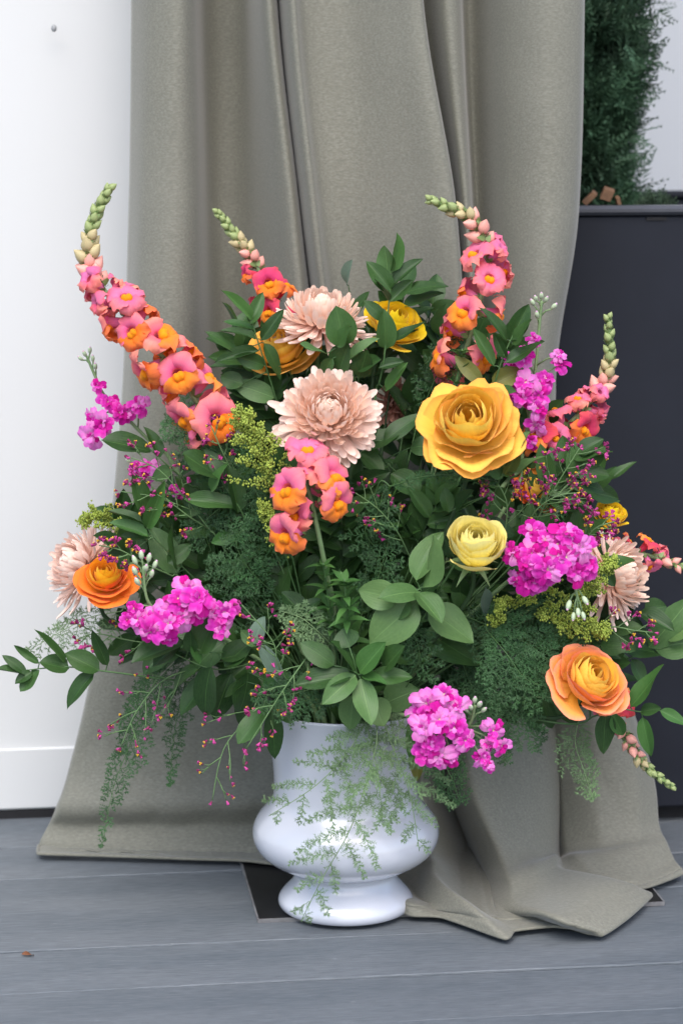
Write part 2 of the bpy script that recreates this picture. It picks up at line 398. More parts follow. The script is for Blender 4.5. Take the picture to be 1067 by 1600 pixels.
# ------------------------------------------------------------------ house wall to the left and the wall behind the planter
A0 = Vector((-0.43, 3.137, 0))                     # a point of the front face's foot
wall = thing('house_wall', 'white painted house wall beside the grey curtain', 'wall', A0)
def wb(name, u0, u1, d0, d1, z0, z1, mat, bev=0.0, par=None, org=A0):
    m = MB(); c = org + UX*((u0+u1)/2) + UY*((d0+d1)/2) + UPV*((z0+z1)/2)
    m.box(c, UX*((u1-u0)/2), UY*((d1-d0)/2), UPV*((z1-z0)/2), bev)
    return part(name, m, mat, par or wall, False)
wb('panel', -3.0, 0.55, 0.010, 1.4, 0.012, 2.9, M_wall)
wb('skirting_board', -3.0, 0.548, 0.004, 0.0095, 0.014, 0.098, M_wall, 0.002)
wb('base_gap', -3.0, 0.54, 0.006, 1.3, -0.02, 0.0115, M_dark)
q = P(85, 44, 3.135); m = MB()
m.blob(q + Vector((0, -0.001, 0)), 0.0036, 0.003, 0.0048, nu=8, nv=6)
part('screw_head', m, plain('screw_grey', (0.28, 0.29, 0.30), 0.4), wall)
M_rear = white_paint('rear_wall_shaded_white', (0.50, 0.525, 0.56))  # white wall: its shade is put into this greyer base colour
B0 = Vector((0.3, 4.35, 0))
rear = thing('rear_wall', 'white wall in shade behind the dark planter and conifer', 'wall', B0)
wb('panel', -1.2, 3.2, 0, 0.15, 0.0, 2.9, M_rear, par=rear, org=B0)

# ------------------------------------------------------------------ planter
PL = Vector((0.201, 3.092, 0))
pl = thing('planter_box', 'tall dark navy rectangular planter box on the deck', 'planter', PL)
ZT = 0.821
def pb(name, u0, u1, d0, d1, z0, z1, mat, bev=0.0): return wb(name, u0, u1, d0, d1, z0, z1, mat, bev, pl, PL)
pb('front_panel', 0, 0.95, 0, 0.022, 0.022, ZT-0.012, M_planter, 0.003)
pb('back_panel', 0, 0.95, 0.528, 0.55, 0.022, ZT-0.012, M_planter, 0.003)
pb('side_panel', 0, 0.022, 0.0222, 0.5278, 0.022, ZT-0.012, M_planter, 0.0)
pb('side_panel', 0.928, 0.95, 0.0222, 0.5278, 0.022, ZT-0.012, M_planter, 0.0)
pb('rim', -0.006, 0.956, -0.008, 0.03, ZT-0.0118, ZT, M_plrim, 0.004)
pb('rim', -0.006, 0.956, 0.522, 0.556, ZT-0.0118, ZT, M_planter, 0.004)
pb('rim', -0.006, 0.03, 0.0302, 0.5218, ZT-0.0118, ZT, M_plrim, 0.0)
pb('rim', 0.92, 0.956, 0.0302, 0.5218, ZT-0.0118, ZT, M_plrim, 0.0)
pb('plinth', 0.02, 0.93, 0.025, 0.52, 0.0, 0.0218, M_dark)
pb('handle_slot', 0.19, 0.217, -0.0015, 0.004, ZT-0.019, ZT-0.0145, M_dark)
m = MB()
def soil(u, v): 
    p = PL + UX*(0.024+u*0.90) + UY*(0.024+v*0.50); 
    return Vector((p.x, p.y, ZT-0.03+0.012*mnoise.noise(p*14)+0.006*mnoise.noise(p*50)))
m.grid(soil, 40, 24); part('soil', m, M_soil, pl)

# conifer in the planter: trunk, limbs and a crown of small scaly sprays
TB = PL + UX*0.175 + UY*0.27 + UPV*(ZT-0.03)
con = thing('conifer', 'bushy dark green conifer growing in the navy planter', 'tree', TB)
limbs = []
m = MB()
trunk = crom([TB, TB+Vector((0.005, 0, 0.15)), TB+Vector((-0.01, 0.01, 0.4)), TB+Vector((0.01, 0, 0.85))], 5)
m.tube(trunk, 0.014, 0.004, 7)
for i in range(60):
    t = 0.03 + 0.95 * i / 60; b = trunk[int(t * (len(trunk) - 1))]
    a = i * 2.4; h = b.z - TB.z
    ln = (0.016 + min(0.20, 0.22 * max(0, h - 0.07))) * (0.75 + 0.5 * rnd.random())
    d = Vector((math.cos(a), math.sin(a) * 0.9, 0))
    p = [b, b + d*ln*0.5 + UPV*ln*0.30, b + d*ln + UPV*ln*(0.55 + 0.3*rnd.random())]
    p = crom(p, 4); limbs.append(p); m.tube(p, 0.004, 0.001, 4)
part('trunk', m, M_bark, con)
m = MB(); rr = random.Random(5)
def spray(m, p, d, L, n, wd):
    d = d.normalized(); s1 = d.orthogonal().normalized(); s1 = Quaternion(d, rr.uniform(0, 6.28)) @ s1
    for k in range(n):
        t = (k + 0.5) / n; b = p + d*L*t
        for sg in (-1, 1):
            e = b + (d*0.75 + s1*sg*0.8*(1-t*0.5)).normalized() * L * 0.42 * (1.1 - t) + Vector((0, 0, rr.uniform(-0.003, 0.003)))
            nn = d.cross(s1) * wd * 0.5 + s1.cross(e-b).normalized()*0.0
            w_ = (e-b).cross(d.cross(s1)).normalized() * wd
            m.add([b - w_, e, b + w_, b + (e-b)*0.4 + nn], [(0, 1, 3), (3, 1, 2)])
for p in limbs:
    for j in range(2, len(p)):
        for _ in range(30):
            q = p[j] + Vector((rr.gauss(0, 0.017), rr.gauss(0, 0.017), rr.gauss(0, 0.016)))
            d = (p[j] - p[0]).normalized() + Vector((rr.gauss(0, 0.6), rr.gauss(0, 0.6), rr.gauss(0.25, 0.5)))
            spray(m, q, d, rr.uniform(0.03, 0.06), 6, 0.0026)
f = part('crown', m, M_con, con); f['kind'] = 'stuff'
MC = PL + UX*0.235 + UY*0.12 + UPV*(ZT-0.03)
mc = thing('moss_clump', 'small tuft of green moss on the planter soil', 'moss', MC); m = MB()
for _ in range(420):
    a = rr.uniform(0, 6.28); r_ = 0.026*math.sqrt(rr.random())
    b = MC + Vector((math.cos(a)*r_, math.sin(a)*r_, 0.0)); h = 0.042*(1-(r_/0.034)**2)
    spray(m, b + UPV*h*rr.random(), Vector((math.cos(a)*0.5, math.sin(a)*0.5, 1)), 0.014, 3, 0.0016)
part('tuft', m, M_moss, mc)['kind'] = 'stuff'
for (px, py, ww, hh, rot, lab) in ((948, 303, 11, 9, 0.3, 'square tan wood chip standing on the planter soil'), (921, 309, 6, 12, 0.7, 'slanting brown wood chip next to the curtain edge'), (965, 314, 4, 6, -0.4, 'smallest brown wood chip on the planter rim side')):
    c = P(px, py, 3.21); c.z = max(c.z, ZT - 0.006); m = MB()
    Mx = Matrix.Rotation(rot, 3, 'Y')
    m.box(c, Mx @ Vector((ww*MPP*0.9, 0, 0)), Mx @ Vector((0, 0.006, 0.002)), Mx @ Vector((0.001, 0.001, hh*MPP*1.1)), 0.0006)
    o = link('wood_chip', m.mesh('wood_chip', M_chip, False))
    tag(o, lab, 'wood chip', 'wood chips on the planter soil')

# ------------------------------------------------------------------ stand of the drape: steel plate, upright, crossbar
PC = G(405, 1442)
st = thing('drape_stand', 'flat black steel base plate of the curtain stand, under the vase', 'stand', PC)
m = MB(); c = PC + UX*0.243 + UY*0.243 + UPV*0.0028
m.box(c, UX*0.243, UY*0.243, UPV*0.0022, 0.0)
bp = part('base_plate', m, M_plate, st, False)
m = MB()
for (cc, ax, ay) in ((PC+UX*0.243-UY*0.0012, UX*0.2442, UY*0.0011), (PC-UX*0.0012+UY*0.2435, UX*0.0011, UY*0.2435), (PC+UX*0.4872+UY*0.2435, UX*0.0011, UY*0.2435)):
    m.box(cc+UPV*0.0026, ax, ay, UPV*0.0024, 0.0)
part('plate_edge', m, M_plate_e, st, False)
m = MB(); u0 = PC + UX*0.243 + UY*0.36
m.tube([u0 + UPV*0.005, u0 + UPV*1.2, u0 + UPV*2.3], 0.019, None, 10); part('upright', m, M_steel, st)
m = MB(); m.tube([Vector((-0.6, 3.075, 2.3)), Vector((0.7, 3.075, 2.3))], 0.014, None, 10); part('crossbar', m, M_steel, st)

# ------------------------------------------------------------------ curtain
NC = 29
Yt = [3.055,3.03,2.985,2.965,2.990,3.070,3.095,3.075,2.98,2.985,3.09,3.0,2.955,2.985,2.992,2.965,2.945,2.958,3.03,3.025,2.98,2.995,3.06,3.065,2.995,2.96,2.978,3.02,3.06]
xB = [207,211,236,275,300,318,350,385,412,428,434,440,457,476,540,600,645,659,655,670,695,716,722,745,790,850,902,911,905]
xC = [203,207,228,270,305,325,352,390,444,464,470,474,490,508,560,640,692,711,706,714,726,735,738,755,795,850,891,902,897]
xD = [190,194,215,260,300,330,360,395,470,495,505,512,525,545,590,660,700,722,722,730,742,752,756,770,797,832,858,867,862]
xE = [153,158,185,230,280,320,360,400,460,495,515,530,545,565,600,640,670,700,705,715,730,750,770,800,840,880,920,955,952]
YE = [3.02,3.0,2.985,2.985,2.99,2.995,3.0,3.0,2.985,2.985,3.02,2.985,2.965,2.975,2.975,2.95,2.94,2.955,2.99,2.985,2.95,2.945,2.97,2.99,2.985,2.965,2.96,2.975,3.01]
xF = [110,117,160,210,260,310,350,390,430,470,500,525,550,575,600,630,658,680,690,697,706,732,790,850,872,880,930,990,1016]
YF = [3.01,2.998,2.985,2.98,2.98,2.98,2.98,2.98,2.975,2.975,2.98,2.97,2.955,2.95,2.945,2.93,2.895,2.94,3.0,3.0,2.915,2.875,2.905,2.945,2.972,2.965,2.942,2.95,2.985]
def row(py, xs, Ys): return [P(x, py, y) for x, y in zip(xs, Ys)]
rows = []
up = row(-420, [x + (xB[i]-xC[i])*0.35 for i, x in enumerate(xB)], [3.03+(y-3.03)*0.8 for y in Yt])
top = [Vector((p.x*1.02, 3.055+(p.y-3.03)*0.5, 2.31)) for p in up]
rows += [top, [a.lerp(b, 0.5) for a, b in zip(top, up)], up, row(0, xB, Yt), row(330, xC, Yt), row(650, xD, [y + (0.02 if 8 < i < 17 else 0) for i, y in enumerate(Yt)]), row(1000, xE, YE), row(1200, xF, YF)]
def L9(pts): return pts
# below: left sheet (columns 0-8), hidden middle (9-13), right pooled folds (14-28)
gL = [(90,1262,2.996),(97,1262,2.982),(152,1262,2.970),(206,1262,2.967),(258,1261,2.966),(308,1260,2.965),(350,1258,2.964),(390,1256,2.963),(430,1254,2.965),(470,1260,2.968),(500,1265,2.97),(525,1270,2.965),(550,1280,2.955),(580,1290,2.945)]
gR = [(610,1300,2.935),(640,1310,2.905),(671,1318,2.862),(700,1322,2.915),(728,1330,2.982),(738,1332,2.982),(748,1328,2.90),(778,1330,2.838),(830,1325,2.872),(864,1322,2.918),(874,1328,2.955),(884,1322,2.935),(937,1312,2.914),(997,1298,2.928),(1028,1288,2.955)]
hL = [(78,1290,3.003),(85,1290,2.998),(143,1290,2.989),(201,1290,2.986),(255,1290,2.984),(306,1290,2.983),(350,1290,2.982),(390,1290,2.981),(430,1291,2.98),(470,1295,2.975),(500,1300,2.97),(525,1305,2.96),(555,1315,2.945),(590,1330,2.92)]
hR = [(625,1345,2.89),(652,1352,2.85),(677,1350,2.815),(708,1364,2.855),(740,1382,2.890),(756,1386,2.888),(766,1374,2.845),(796,1376,2.780),(838,1356,2.815),(866,1338,2.875),(876,1344,2.905),(900,1340,2.884),(955,1338,2.878),(1008,1326,2.900),(1040,1316,2.93)]
iL = [(64,1317,2.998),(72,1318,2.992),(136,1320,2.982),(196,1322,2.976),(252,1323,2.973),(305,1325,2.970),(350,1326,2.968),(390,1328,2.966),(430,1331,2.962),(470,1340),(500,1345),(525,1350),(555,1360),(590,1375)]
iR = [(632,1388),(655,1400,0,0.012),(681,1374,2.775),(722,1412,0,0.010),(756,1428,0,0.009),(775,1432,0,0.009),(784,1420,0,0.012),(807,1412,2.725),(850,1384,2.775),(876,1358,2.838),(888,1366,2.852),(935,1374,2.832),(990,1374,2.838),(1030,1356,2.876),(1052,1344,2.902)]
i2L = [(60,1328,2.993),(68,1329,2.986),(133,1331,2.976),(194,1333,2.970),(251,1335,2.966),(305,1337,2.963),(350,1338,2.960),(390,1340,2.957),(430,1344),(470,1348),(500,1354),(525,1361),(555,1372),(592,1390)]
i2R = [(636,1410,0,0.02),(672,1416,0,0.012),(733,1417,0,0.030),(770,1436,0,0.009),(800,1438,0,0.009),(822,1438,0,0.009),(838,1434,0,0.012),(869,1436,0,0.032),(915,1404,0,0.030),(962,1378,0,0.030),(945,1380,0,0.013),(965,1382,0,0.012),(1003,1380,0,0.012),(1040,1366,0,0.014),(1061,1356,0,0.016)]
jL = [(58,1333),(66,1334),(132,1336),(193,1338),(251,1340),(305,1342),(350,1343),(390,1345),(430,1350),(470,1355),(500,1362),(525,1370),(555,1382),(595,1405)]
jR = [(640,1428,0,0.011),(690,1432,0,0.010),(785,1463,0,0.011),(801,1453,0,0.010),(836,1449,0,0.010),(860,1447,0,0.010),(888,1449,0,0.010),(935,1459,0,0.012),(976,1431,0,0.014),(1014,1397,0,0.014),(1000,1393,0,0.011),(990,1390,0,0.010),(1014,1385,0,0.010),(1046,1373,0,0.011),(1067,1364,0,0.011)]
def rw(l):
    return [P(*p) if len(p) == 3 else G(p[0], p[1], p[3] if len(p) > 3 else 0.010) for p in l]
hem = rw(jL + jR)
rows += [rw(gL + gR), rw(hL + hR), rw(iL + iR), rw(i2L + i2R), hem, [Vector((p.x*0.998, p.y + 0.004, 0.0086)) for p in hem], [Vector((p.x*0.995, p.y + 0.016, 0.0088)) for p in hem]]
ctrl = np.array([[tuple(p) for p in r] for r in rows])            # rows x NC x 3
def catm(A, n):
    out = []
    N_ = A.shape[0]
    for i in range(N_ - 1):
        p0, p1, p2, p3 = A[max(i-1, 0)], A[i], A[i+1], A[min(i+2, N_-1)]
        for k in range(n):
            t = k / n
            out.append(0.5*((2*p1)+(p2-p0)*t+(2*p0-5*p1+4*p2-p3)*t*t+(3*p1-p0-3*p2+p3)*t**3))
    out.append(A[-1]); return np.array(out)
S = catm(ctrl, 12)
def linm(A, n):
    out = [A[i] + (A[i+1]-A[i])*(k/n) for i in range(A.shape[0]-1) for k in range(n)]
    return np.array(out + [A[-1]])
Sc = catm(S.transpose(1, 0, 2), 10).transpose(1, 0, 2); Sl = linm(S.transpose(1, 0, 2), 10).transpose(1, 0, 2)
wr = np.clip((np.arange(S.shape[0]) / 12.0 - 6.0) / 2.0, 0, 1)[:, None, None] * 0.55      # cloth creases where it meets the deck
S = Sc * (1 - wr) + Sl * wr
nr, nc = S.shape[:2]
m = MB(); vs = []; uv = []
for j in range(nr):
    for i in range(nc):
        p = Vector(S[j, i])
        a = mnoise.noise(Vector((p.x*5, 3.1, p.z*2.2))) * 0.006 + mnoise.noise(Vector((p.x*14, 7.1, p.z*6))) * 0.0022
        p.y += a * min(1, p.z * 8)
        lowf = max(0, 1 - p.z / 0.45)
        wr_ = mnoise.noise(Vector((p.x*9 + p.z*5, 2.2, p.z*7))); wr2 = mnoise.noise(Vector((p.x*22 - p.z*9, 9.2, p.z*12)))
        p.y += (0.010 * (0.5 - abs(wr_)) + 0.004 * (0.5 - abs(wr2))) * (0.25 + 0.75*lowf) * min(1, p.z * 10)
        p.z += (0.004 * (0.4 - abs(wr2))) * lowf * (1 if p.z > 0.012 else 0)
        p.y += 0.0035 * math.exp(-((j - (nr - 32)) / 0.9) ** 2)          # stitched hem
        p.z = max(p.z, 0.0085 + 0.0008 * math.sin(i * 0.7)); vs.append(p); uv.append((i/(nc-1), j/(nr-1)))
fs = [(j*nc+i, (j+1)*nc+i, (j+1)*nc+i+1, j*nc+i+1) for j in range(nr-1) for i in range(nc-1)]
m.add(vs, fs, uv)
cur = link('curtain', m.mesh('curtain', M_cloth))
tag(cur, 'long grey green satin curtain pooling on the deck behind the vase', 'curtain')
sm = cur.modifiers.new('thickness', 'SOLIDIFY'); sm.thickness = 0.0016; sm.offset = 1.0

# ------------------------------------------------------------------ vase
VC = Vector((0.005, 2.768, 0.0052))
prof = [(0.0,0.0),(0.066,0.0),(0.0745,0.0006),(0.0785,0.003),(0.0805,0.008),(0.0795,0.0135),(0.0755,0.0195),(0.0695,0.026),(0.0640,0.0325),(0.0605,0.039),(0.0597,0.044),(0.0625,0.0478),(0.0700,0.0515),(0.0815,0.056),(0.0930,0.0625),(0.1020,0.0705),(0.1080,0.080),(0.1105,0.0905),(0.1092,0.1010),(0.1045,0.1110),(0.0980,0.1195),(0.0915,0.1270),(0.0870,0.1345),(0.0852,0.1430),(0.0850,0.156),(0.0858,0.172),(0.0880,0.192),(0.0915,0.212),(0.0962,0.230),(0.1015,0.2440),(0.1026,0.2470),(0.1018,0.2488),(0.0998,0.2480),(0.0940,0.232),(0.086,0.20),(0.080,0.16),(0.080,0.14),(0.09,0.11),(0.075,0.07),(0.0,0.065)]
m = MB()
pp = catm(np.array([(a, 0, b) for a, b in prof]), 3); npf = len(pp)
m.grid(lambda u, v: VC + Vector((max(0, pp[round(v*(npf-1))][0])*math.cos(u*2*math.pi), max(0, pp[round(v*(npf-1))][0])*math.sin(u*2*math.pi), pp[round(v*(npf-1))][2])), 72, npf-1, wrap=True)
vz = link('urn_vase', m.mesh('urn_vase', M_vase)); tag(vz, 'glazed white pedestal urn vase holding the whole bouquet', 'vase')

# dead leaf scrap on the deck
q = G(44, 1492, 0.0015); m = MB()
m.grid(lambda u, v: q + Vector(((u-0.5)*0.014, (v-0.5)*0.007*(math.sin(math.pi*(0.1+0.8*u))), 0.0025*math.sin(u*5)*v+0.001)), 6, 3)
tag(link('leaf_scrap', m.mesh('leaf_scrap', M_dead)), 'tiny dry brown leaf scrap on the deck boards', 'leaf')

# ================================================================== THE BOUQUET
MOUTH = VC + Vector((0, 0, 0.235))
def stem_path(head, axis, n=6, back=0.06, spread=0.055):
    """from a flower head down its axis and into the vase's mouth"""
    d = head - MOUTH
    e = MOUTH + Vector((max(-spread, min(spread, d.x*0.22)) + rnd.uniform(-.012, .012), max(-spread, min(spread, d.y*0.22)) + rnd.uniform(-.012, .012), 0.0))
    b = Vector((e.x*0.4+MOUTH.x*0.6, e.y*0.4+MOUTH.y*0.6, VC.z + 0.10))
    q1 = head - Vector(axis).normalized() * min(back, d.length * 0.35)
    return crom([head, q1, q1.lerp(e, 0.55) + UPV*0.012, e, b], n)

# --- leaves
def leaf_mesh(mat, fold, droop, twist, wmax=0.38, tip=1.15, nu=6, nv=9):
    m = MB()
    def fn(u, v):
        s = (u - 0.5) * 2
        w_ = (v**0.62) * ((1 - v)**0.80) ; w_ /= 0.385
        if v > 0.999: w_ = 0
        x = s * 0.5 * w_
        z = fold * abs(x) * 0.55 + droop * v * v + 0.02 * math.sin(v * 9 + s) * s * s
        a = twist * (v - 0.3)
        return Vector((x * math.cos(a) - z * math.sin(a) * 0.3, v, z + x * math.sin(a)))
    m.grid(fn, nu, nv)
    return m.mesh('leaf', mat)
LV = {}
for key, mt in (('d', M_leaf), ('l', M_leafl), ('o', M_leafo), ('g', M_leafg), ('y', M_leafy)):
    LV[key] = [leaf_mesh(mt, f_, d_, t_) for f_, d_, t_ in ((0.35, -0.10, 0.25), (0.5, -0.22, -0.3), (0.25, 0.08, 0.4), (0.6, -0.05, -0.15), (0.15, -0.30, 0.1))]
def narrow_mesh(mat, droop):
    m = MB()
    m.grid(lambda u, v: Vector(((u-0.5)*math.sin(math.pi*min(1, v**0.75))*1.0, v, droop*v*v + 0.3*abs(u-0.5)*math.sin(math.pi*v)*0.3)), 2, 7)
    return m.mesh('leaf', mat)
LV['n'] = [narrow_mesh(M_leafy, q) for q in (-0.35, -0.6, -0.1, 0.2)]
def put_leaf(par, base, tip, width, hint, kind='d', name='leaf'):
    base, tip = Vector(base), Vector(tip); d = tip - base; L = d.length
    return link(name, rnd.choice(LV[kind]), par, Matrix.Translation(-par.location) @ frame(d, hint, base, (width, L, L)))

def ruscus(label, path, leaves, group='ruscus sprigs in the bouquet', kind='d', cat='ruscus sprig', stem_mat=None, name='ruscus_sprig', grow=True):
    """path: px, py, Y from the sprig's lower end to its tip; leaves: (bx,by,tx,ty,width px[,kind[,dY]])"""
    Ys = [p[2] for p in path]; pts = [P(*p) for p in path]
    t = thing(name, label, cat, pts[0], group)
    m = MB(); cr = crom(pts, 5)
    if grow:
        sp = stem_path(pts[0], (pts[1] - pts[0]).normalized() if len(pts) > 1 else UPV, back=0.03)
        cr = list(reversed(sp))[:-1] + cr
    m.tube(cr, 0.0017, 0.0007, 5)
    stp = crom(pts, 5)
    for lf in leaves:
        bx, by, tx, ty, wd = lf[:5]; kd = lf[5] if len(lf) > 5 else kind; dY = lf[6] if len(lf) > 6 else rnd.uniform(-0.022, 0.008)
        # depth of the leaf's foot: that of the nearest point of the stem
        k = min(range(len(path)), key=lambda i: (path[i][0]-bx)**2 + (path[i][1]-by)**2)
        Yb = Ys[k]
        b = P(bx, by, Yb); e = P(tx, ty, Yb + dY)
        sk = min(stp, key=lambda q: (q - b).length)
        if (sk - b).length > 0.003: m.tube([sk, sk.lerp(b, 0.5) + Vector((0, 0.003, 0.001)), b], 0.0009, 0.0007, 4)
        hint = TOCAM * 0.8 + UPV * 0.55 + jit(0.45)
        put_leaf(t, b, e, wd * MPP * 1.05, hint, kd)
    part('stem', m, stem_mat or M_stem, t)
    return t

def auto_leaves(path, n, length, width, spread=52, tipleaf=True, k0=0.15):
    """alternate leaves along a pixel path"""
    P2 = [Vector((p[0], p[1])) for p in path]; out = []
    cum = [0]
    for a, b in zip(P2, P2[1:]): cum.append(cum[-1] + (b-a).length)
    for i in range(n):
        s = cum[-1] * (k0 + (1-k0) * i / max(1, n-1)); k = 0
        while k < len(cum) - 2 and cum[k+1] < s: k += 1
        f = (s - cum[k]) / max(1e-6, cum[k+1]-cum[k]); p = P2[k].lerp(P2[k+1], f); d = (P2[k+1]-P2[k]).normalized()
        a = R(spread * (1 if i % 2 else -1) + rnd.uniform(-14, 14))
        if tipleaf and i == n-1: a = R(rnd.uniform(-10, 10))
        e = Vector((d.x*math.cos(a)-d.y*math.sin(a), d.x*math.sin(a)+d.y*math.cos(a)))
        L = length * rnd.uniform(0.8, 1.15) * (0.8 if i == n-1 else 1)
        out.append((p.x, p.y, p.x+e.x*L, p.y+e.y*L, width*rnd.uniform(0.85, 1.15)))
    return out

# --- roses
def rose(label, px, py, Y, rad_px, axis, n, mats, open_=1.0, ruffle=0.5, tight=1.0, flop=0.6, seed=1, spread=1.0):
    """mats: (heart, outer). axis: direction the flower faces"""
    rg = random.Random(seed)
    c = P(px, py, Y); Rr = rad_px * MPP * (Y / 2.66); ax = Vector(axis).normalized()
    t = thing('rose', label, 'rose', c - ax * Rr * 0.45, 'roses in the bouquet')
    Q = zframe(ax, UPV + Vector((0.01, 0, 0)), c - ax * Rr * 0.45, Rr)
    Ml = Matrix.Translation(-t.location) @ Q
    for i in range(n):
        f = i / (n - 1); ph0 = i * 2.39996 + rg.uniform(-0.25, 0.25)
        ri = (0.045 + (spread - 0.045) * f ** tight) * (1 + rg.uniform(-1, 1) * (0.05 + 0.08 * ruffle))
        ln, ou = max(0, 1 - f / 0.5), max(0, (f - 0.42) / 0.58)          # leaning in (heart), leaning out (outer petals)
        zi = (1.0 - open_ * (ri / spread) ** 2.0 * (0.45 + 0.55 * f)) * (1 + rg.uniform(-1, 1) * (0.05 + 0.06 * ruffle)) - 0.05 * ln
        rb = ri + 0.20 * ln * (0.4 + f) + 0.12 * (1 - ou) + 0.02 - 0.10 * ou * ri
        zb = zi * (0.62 - 0.32 * ou) - 0.12 * ou * open_
        W = 1.75 * (1 - f) ** 1.2 + (0.80 + 0.10 * ruffle) * (1 - (1 - f) ** 1.2) + rg.uniform(-0.08, 0.08)
        curl = 0.30 * flop * ou ** 1.1 * rg.uniform(0.6, 1.3)
        a1, a2, a3 = rg.uniform(0, 6.28), rg.uniform(0, 6.28), rg.uniform(0.6, 1.4) * ruffle
        nick = rg.uniform(-0.5, 0.5); drop = 0.16 + 0.12 * f; pt = rg.uniform(0.0, 0.06) * (1 - 0.5 * ruffle)
        m = MB()
        def fn(u, v):
            s = (u - 0.5) * 2
            out = 1 - drop * abs(s) ** 2.6 + pt * (1 - abs(s)) ** 2 - 0.02 * math.sin(4*s + a1) * ruffle - 0.05 * math.exp(-((s-nick)/0.16)**2) * ruffle * (0.3 + f)
            tt = v * out
            wd = W * (0.40 + 0.60 * min(1, v * 1.7) ** 0.7)
            ph = ph0 + s * wd
            k0, k1, k2 = (1-tt)**2, 2*tt*(1-tt), tt*tt
            r = 0.05 * k0 + rb * k1 + ri * k2; z = zb * k1 + zi * k2
            r *= 1 + 0.05 * s
            c_ = max(0, tt - 0.66) / 0.34
            r += curl * c_ ** 1.6 * (1 + 0.5 * s * s); z -= curl * c_ ** 2.0 * (0.35 + 0.9 * s * s)
            r += 0.05 * ou * v * v * abs(s) ** 3
            wv = 0.034 * a3 * v * v * (math.sin(4.6 * s + a1) + 0.5 * math.sin(8.5 * s + a2)) * (0.22 + f)
            r += wv; z += wv * 0.6 * math.cos(3 * s + a2)
            return Vector((r * math.cos(ph), r * math.sin(ph), z))
        m.grid(fn, 14, 11)
        tl = Matrix.Rotation(rg.uniform(-0.10, 0.10) * (0.4 + f) * min(1, 0.25 + 0.5 * ruffle), 4, Vector((math.cos(a2), math.sin(a2), 0)))
        link('petal', m.mesh('petal', mats[0] if f < 0.55 else mats[1]), t, Ml @ tl)
    # sepals and stem
    m = MB()
    for k in range(5):
        a = k * 1.257 + 0.3
        m.grid(lambda u, v: Q @ Vector(((0.08 + 0.55*v)*math.cos(a) - (u-0.5)*0.22*(1-v)*math.sin(a), (0.08 + 0.55*v)*math.sin(a) + (u-0.5)*0.22*(1-v)*math.cos(a), 0.03 - 0.28*v*v)), 2, 5)
    m.blob(Q @ Vector((0, 0, -0.08)), 0.13*Rr, 0.13*Rr, 0.15*Rr, ax.to_track_quat('Z', 'Y').to_matrix(), 8, 6)
    part('calyx', m, M_calyx, t)
    m = MB(); m.tube(stem_path(c - ax*Rr*0.5, ax), 0.0026, 0.0026, 6); part('stem', m, M_stemd, t)
    return t

# --- chrysanthemums
def mum_petal(mat, wd, cup, bend, endbend, nv=9):
    m = MB()
    def fn(u, v):
        s = (u-0.5)*2; v = 1 - (1-v)**1.7
        w_ = wd * (0.34 + 0.66*min(1, v*1.35)**0.8) * math.sqrt(max(0, 1 - max(0, (v-0.72)/0.28)**2.4))
        a = bend * v + endbend * max(0, v - 0.55) * 2
        y = math.sin(max(1e-4, abs(a))) / max(1e-4, abs(a)) * v; z = (1 - math.cos(a)) / a * v if abs(a) > 1e-4 else 0
        return Vector((s * w_ * 0.5, y, z + cup * s * s * w_))
    m.grid(fn, 4, nv); return m.mesh('petal', mat)
def mum(label, px, py, Y, rad_px, axis, n, mats, amax=104, drop=0.0, seed=3, flat=0.0):
    rg = random.Random(seed); c = P(px, py, Y); Rr = rad_px * MPP * (Y/2.66); ax = Vector(axis).normalized()
    base = c - ax * Rr * 0.35
    t = thing('chrysanthemum', label, 'chrysanthemum', base, 'chrysanthemums in the bouquet')
    Q = Matrix.Translation(-t.location) @ zframe(ax, UPV, base, Rr)
    inn = [mum_petal(mats[0], 0.125, 0.55, b, e) for b, e in ((0.45, 0.6), (0.6, 0.7), (0.3, 0.8))]
    mid = [mum_petal(mats[0], 0.135, 0.48, b, e) for b, e in ((0.25, 0.75), (0.35, 0.55), (0.1, 0.8))]
    outp = [mum_petal(mats[1], 0.14, 0.34, b, e) for b, e in ((-0.1, 0.35), (0.1, 0.2), (-0.3, 0.1), (0.0, 0.5))]
    for i in range(n):
        f = (i + 0.5) / n; th = R(4 + (amax - 4) * f ** 0.62) + rg.uniform(-0.11, 0.11); ph = i * 2.39996 + rg.uniform(-0.09, 0.09)
        L = 0.50 + 0.46 * f ** 0.8
        if f > 0.86: L *= rg.uniform(0.86, 1.22)
        L *= rg.uniform(0.86, 1.10)
        d = Vector((math.sin(th)*math.cos(ph), math.sin(th)*math.sin(ph), math.cos(th)))
        inward = Vector((-math.cos(th)*math.cos(ph), -math.cos(th)*math.sin(ph), math.sin(th)))     # towards the axis
        b0 = Vector((math.cos(ph), math.sin(ph), 0)) * (0.02 + 0.16*f) + Vector((0, 0, 0.12*(1-f)))
        if f > 0.9: d.z -= drop * rg.random()
        me = rg.choice(inn if f < 0.3 else (mid if f < 0.66 else outp))
        link('petal', me, t, Q @ frame(d, inward + jit(0.12), b0, (rg.uniform(0.9, 1.1)*(1.0+0.25*f), L, L)))
    m = MB(); Qw = zframe(ax, UPV, base, Rr); m.blob(Qw @ Vector((0, 0, -0.05)), 0.2*Rr, 0.2*Rr, 0.13*Rr, ax.to_track_quat('Z', 'Y').to_matrix(), 10, 6)
    part('calyx', m, M_calyx, t)
    m = MB(); m.tube(stem_path(base - ax*Rr*0.1, ax), 0.0024, 0.0024, 6); part('stem', m, M_stem, t)
    return t

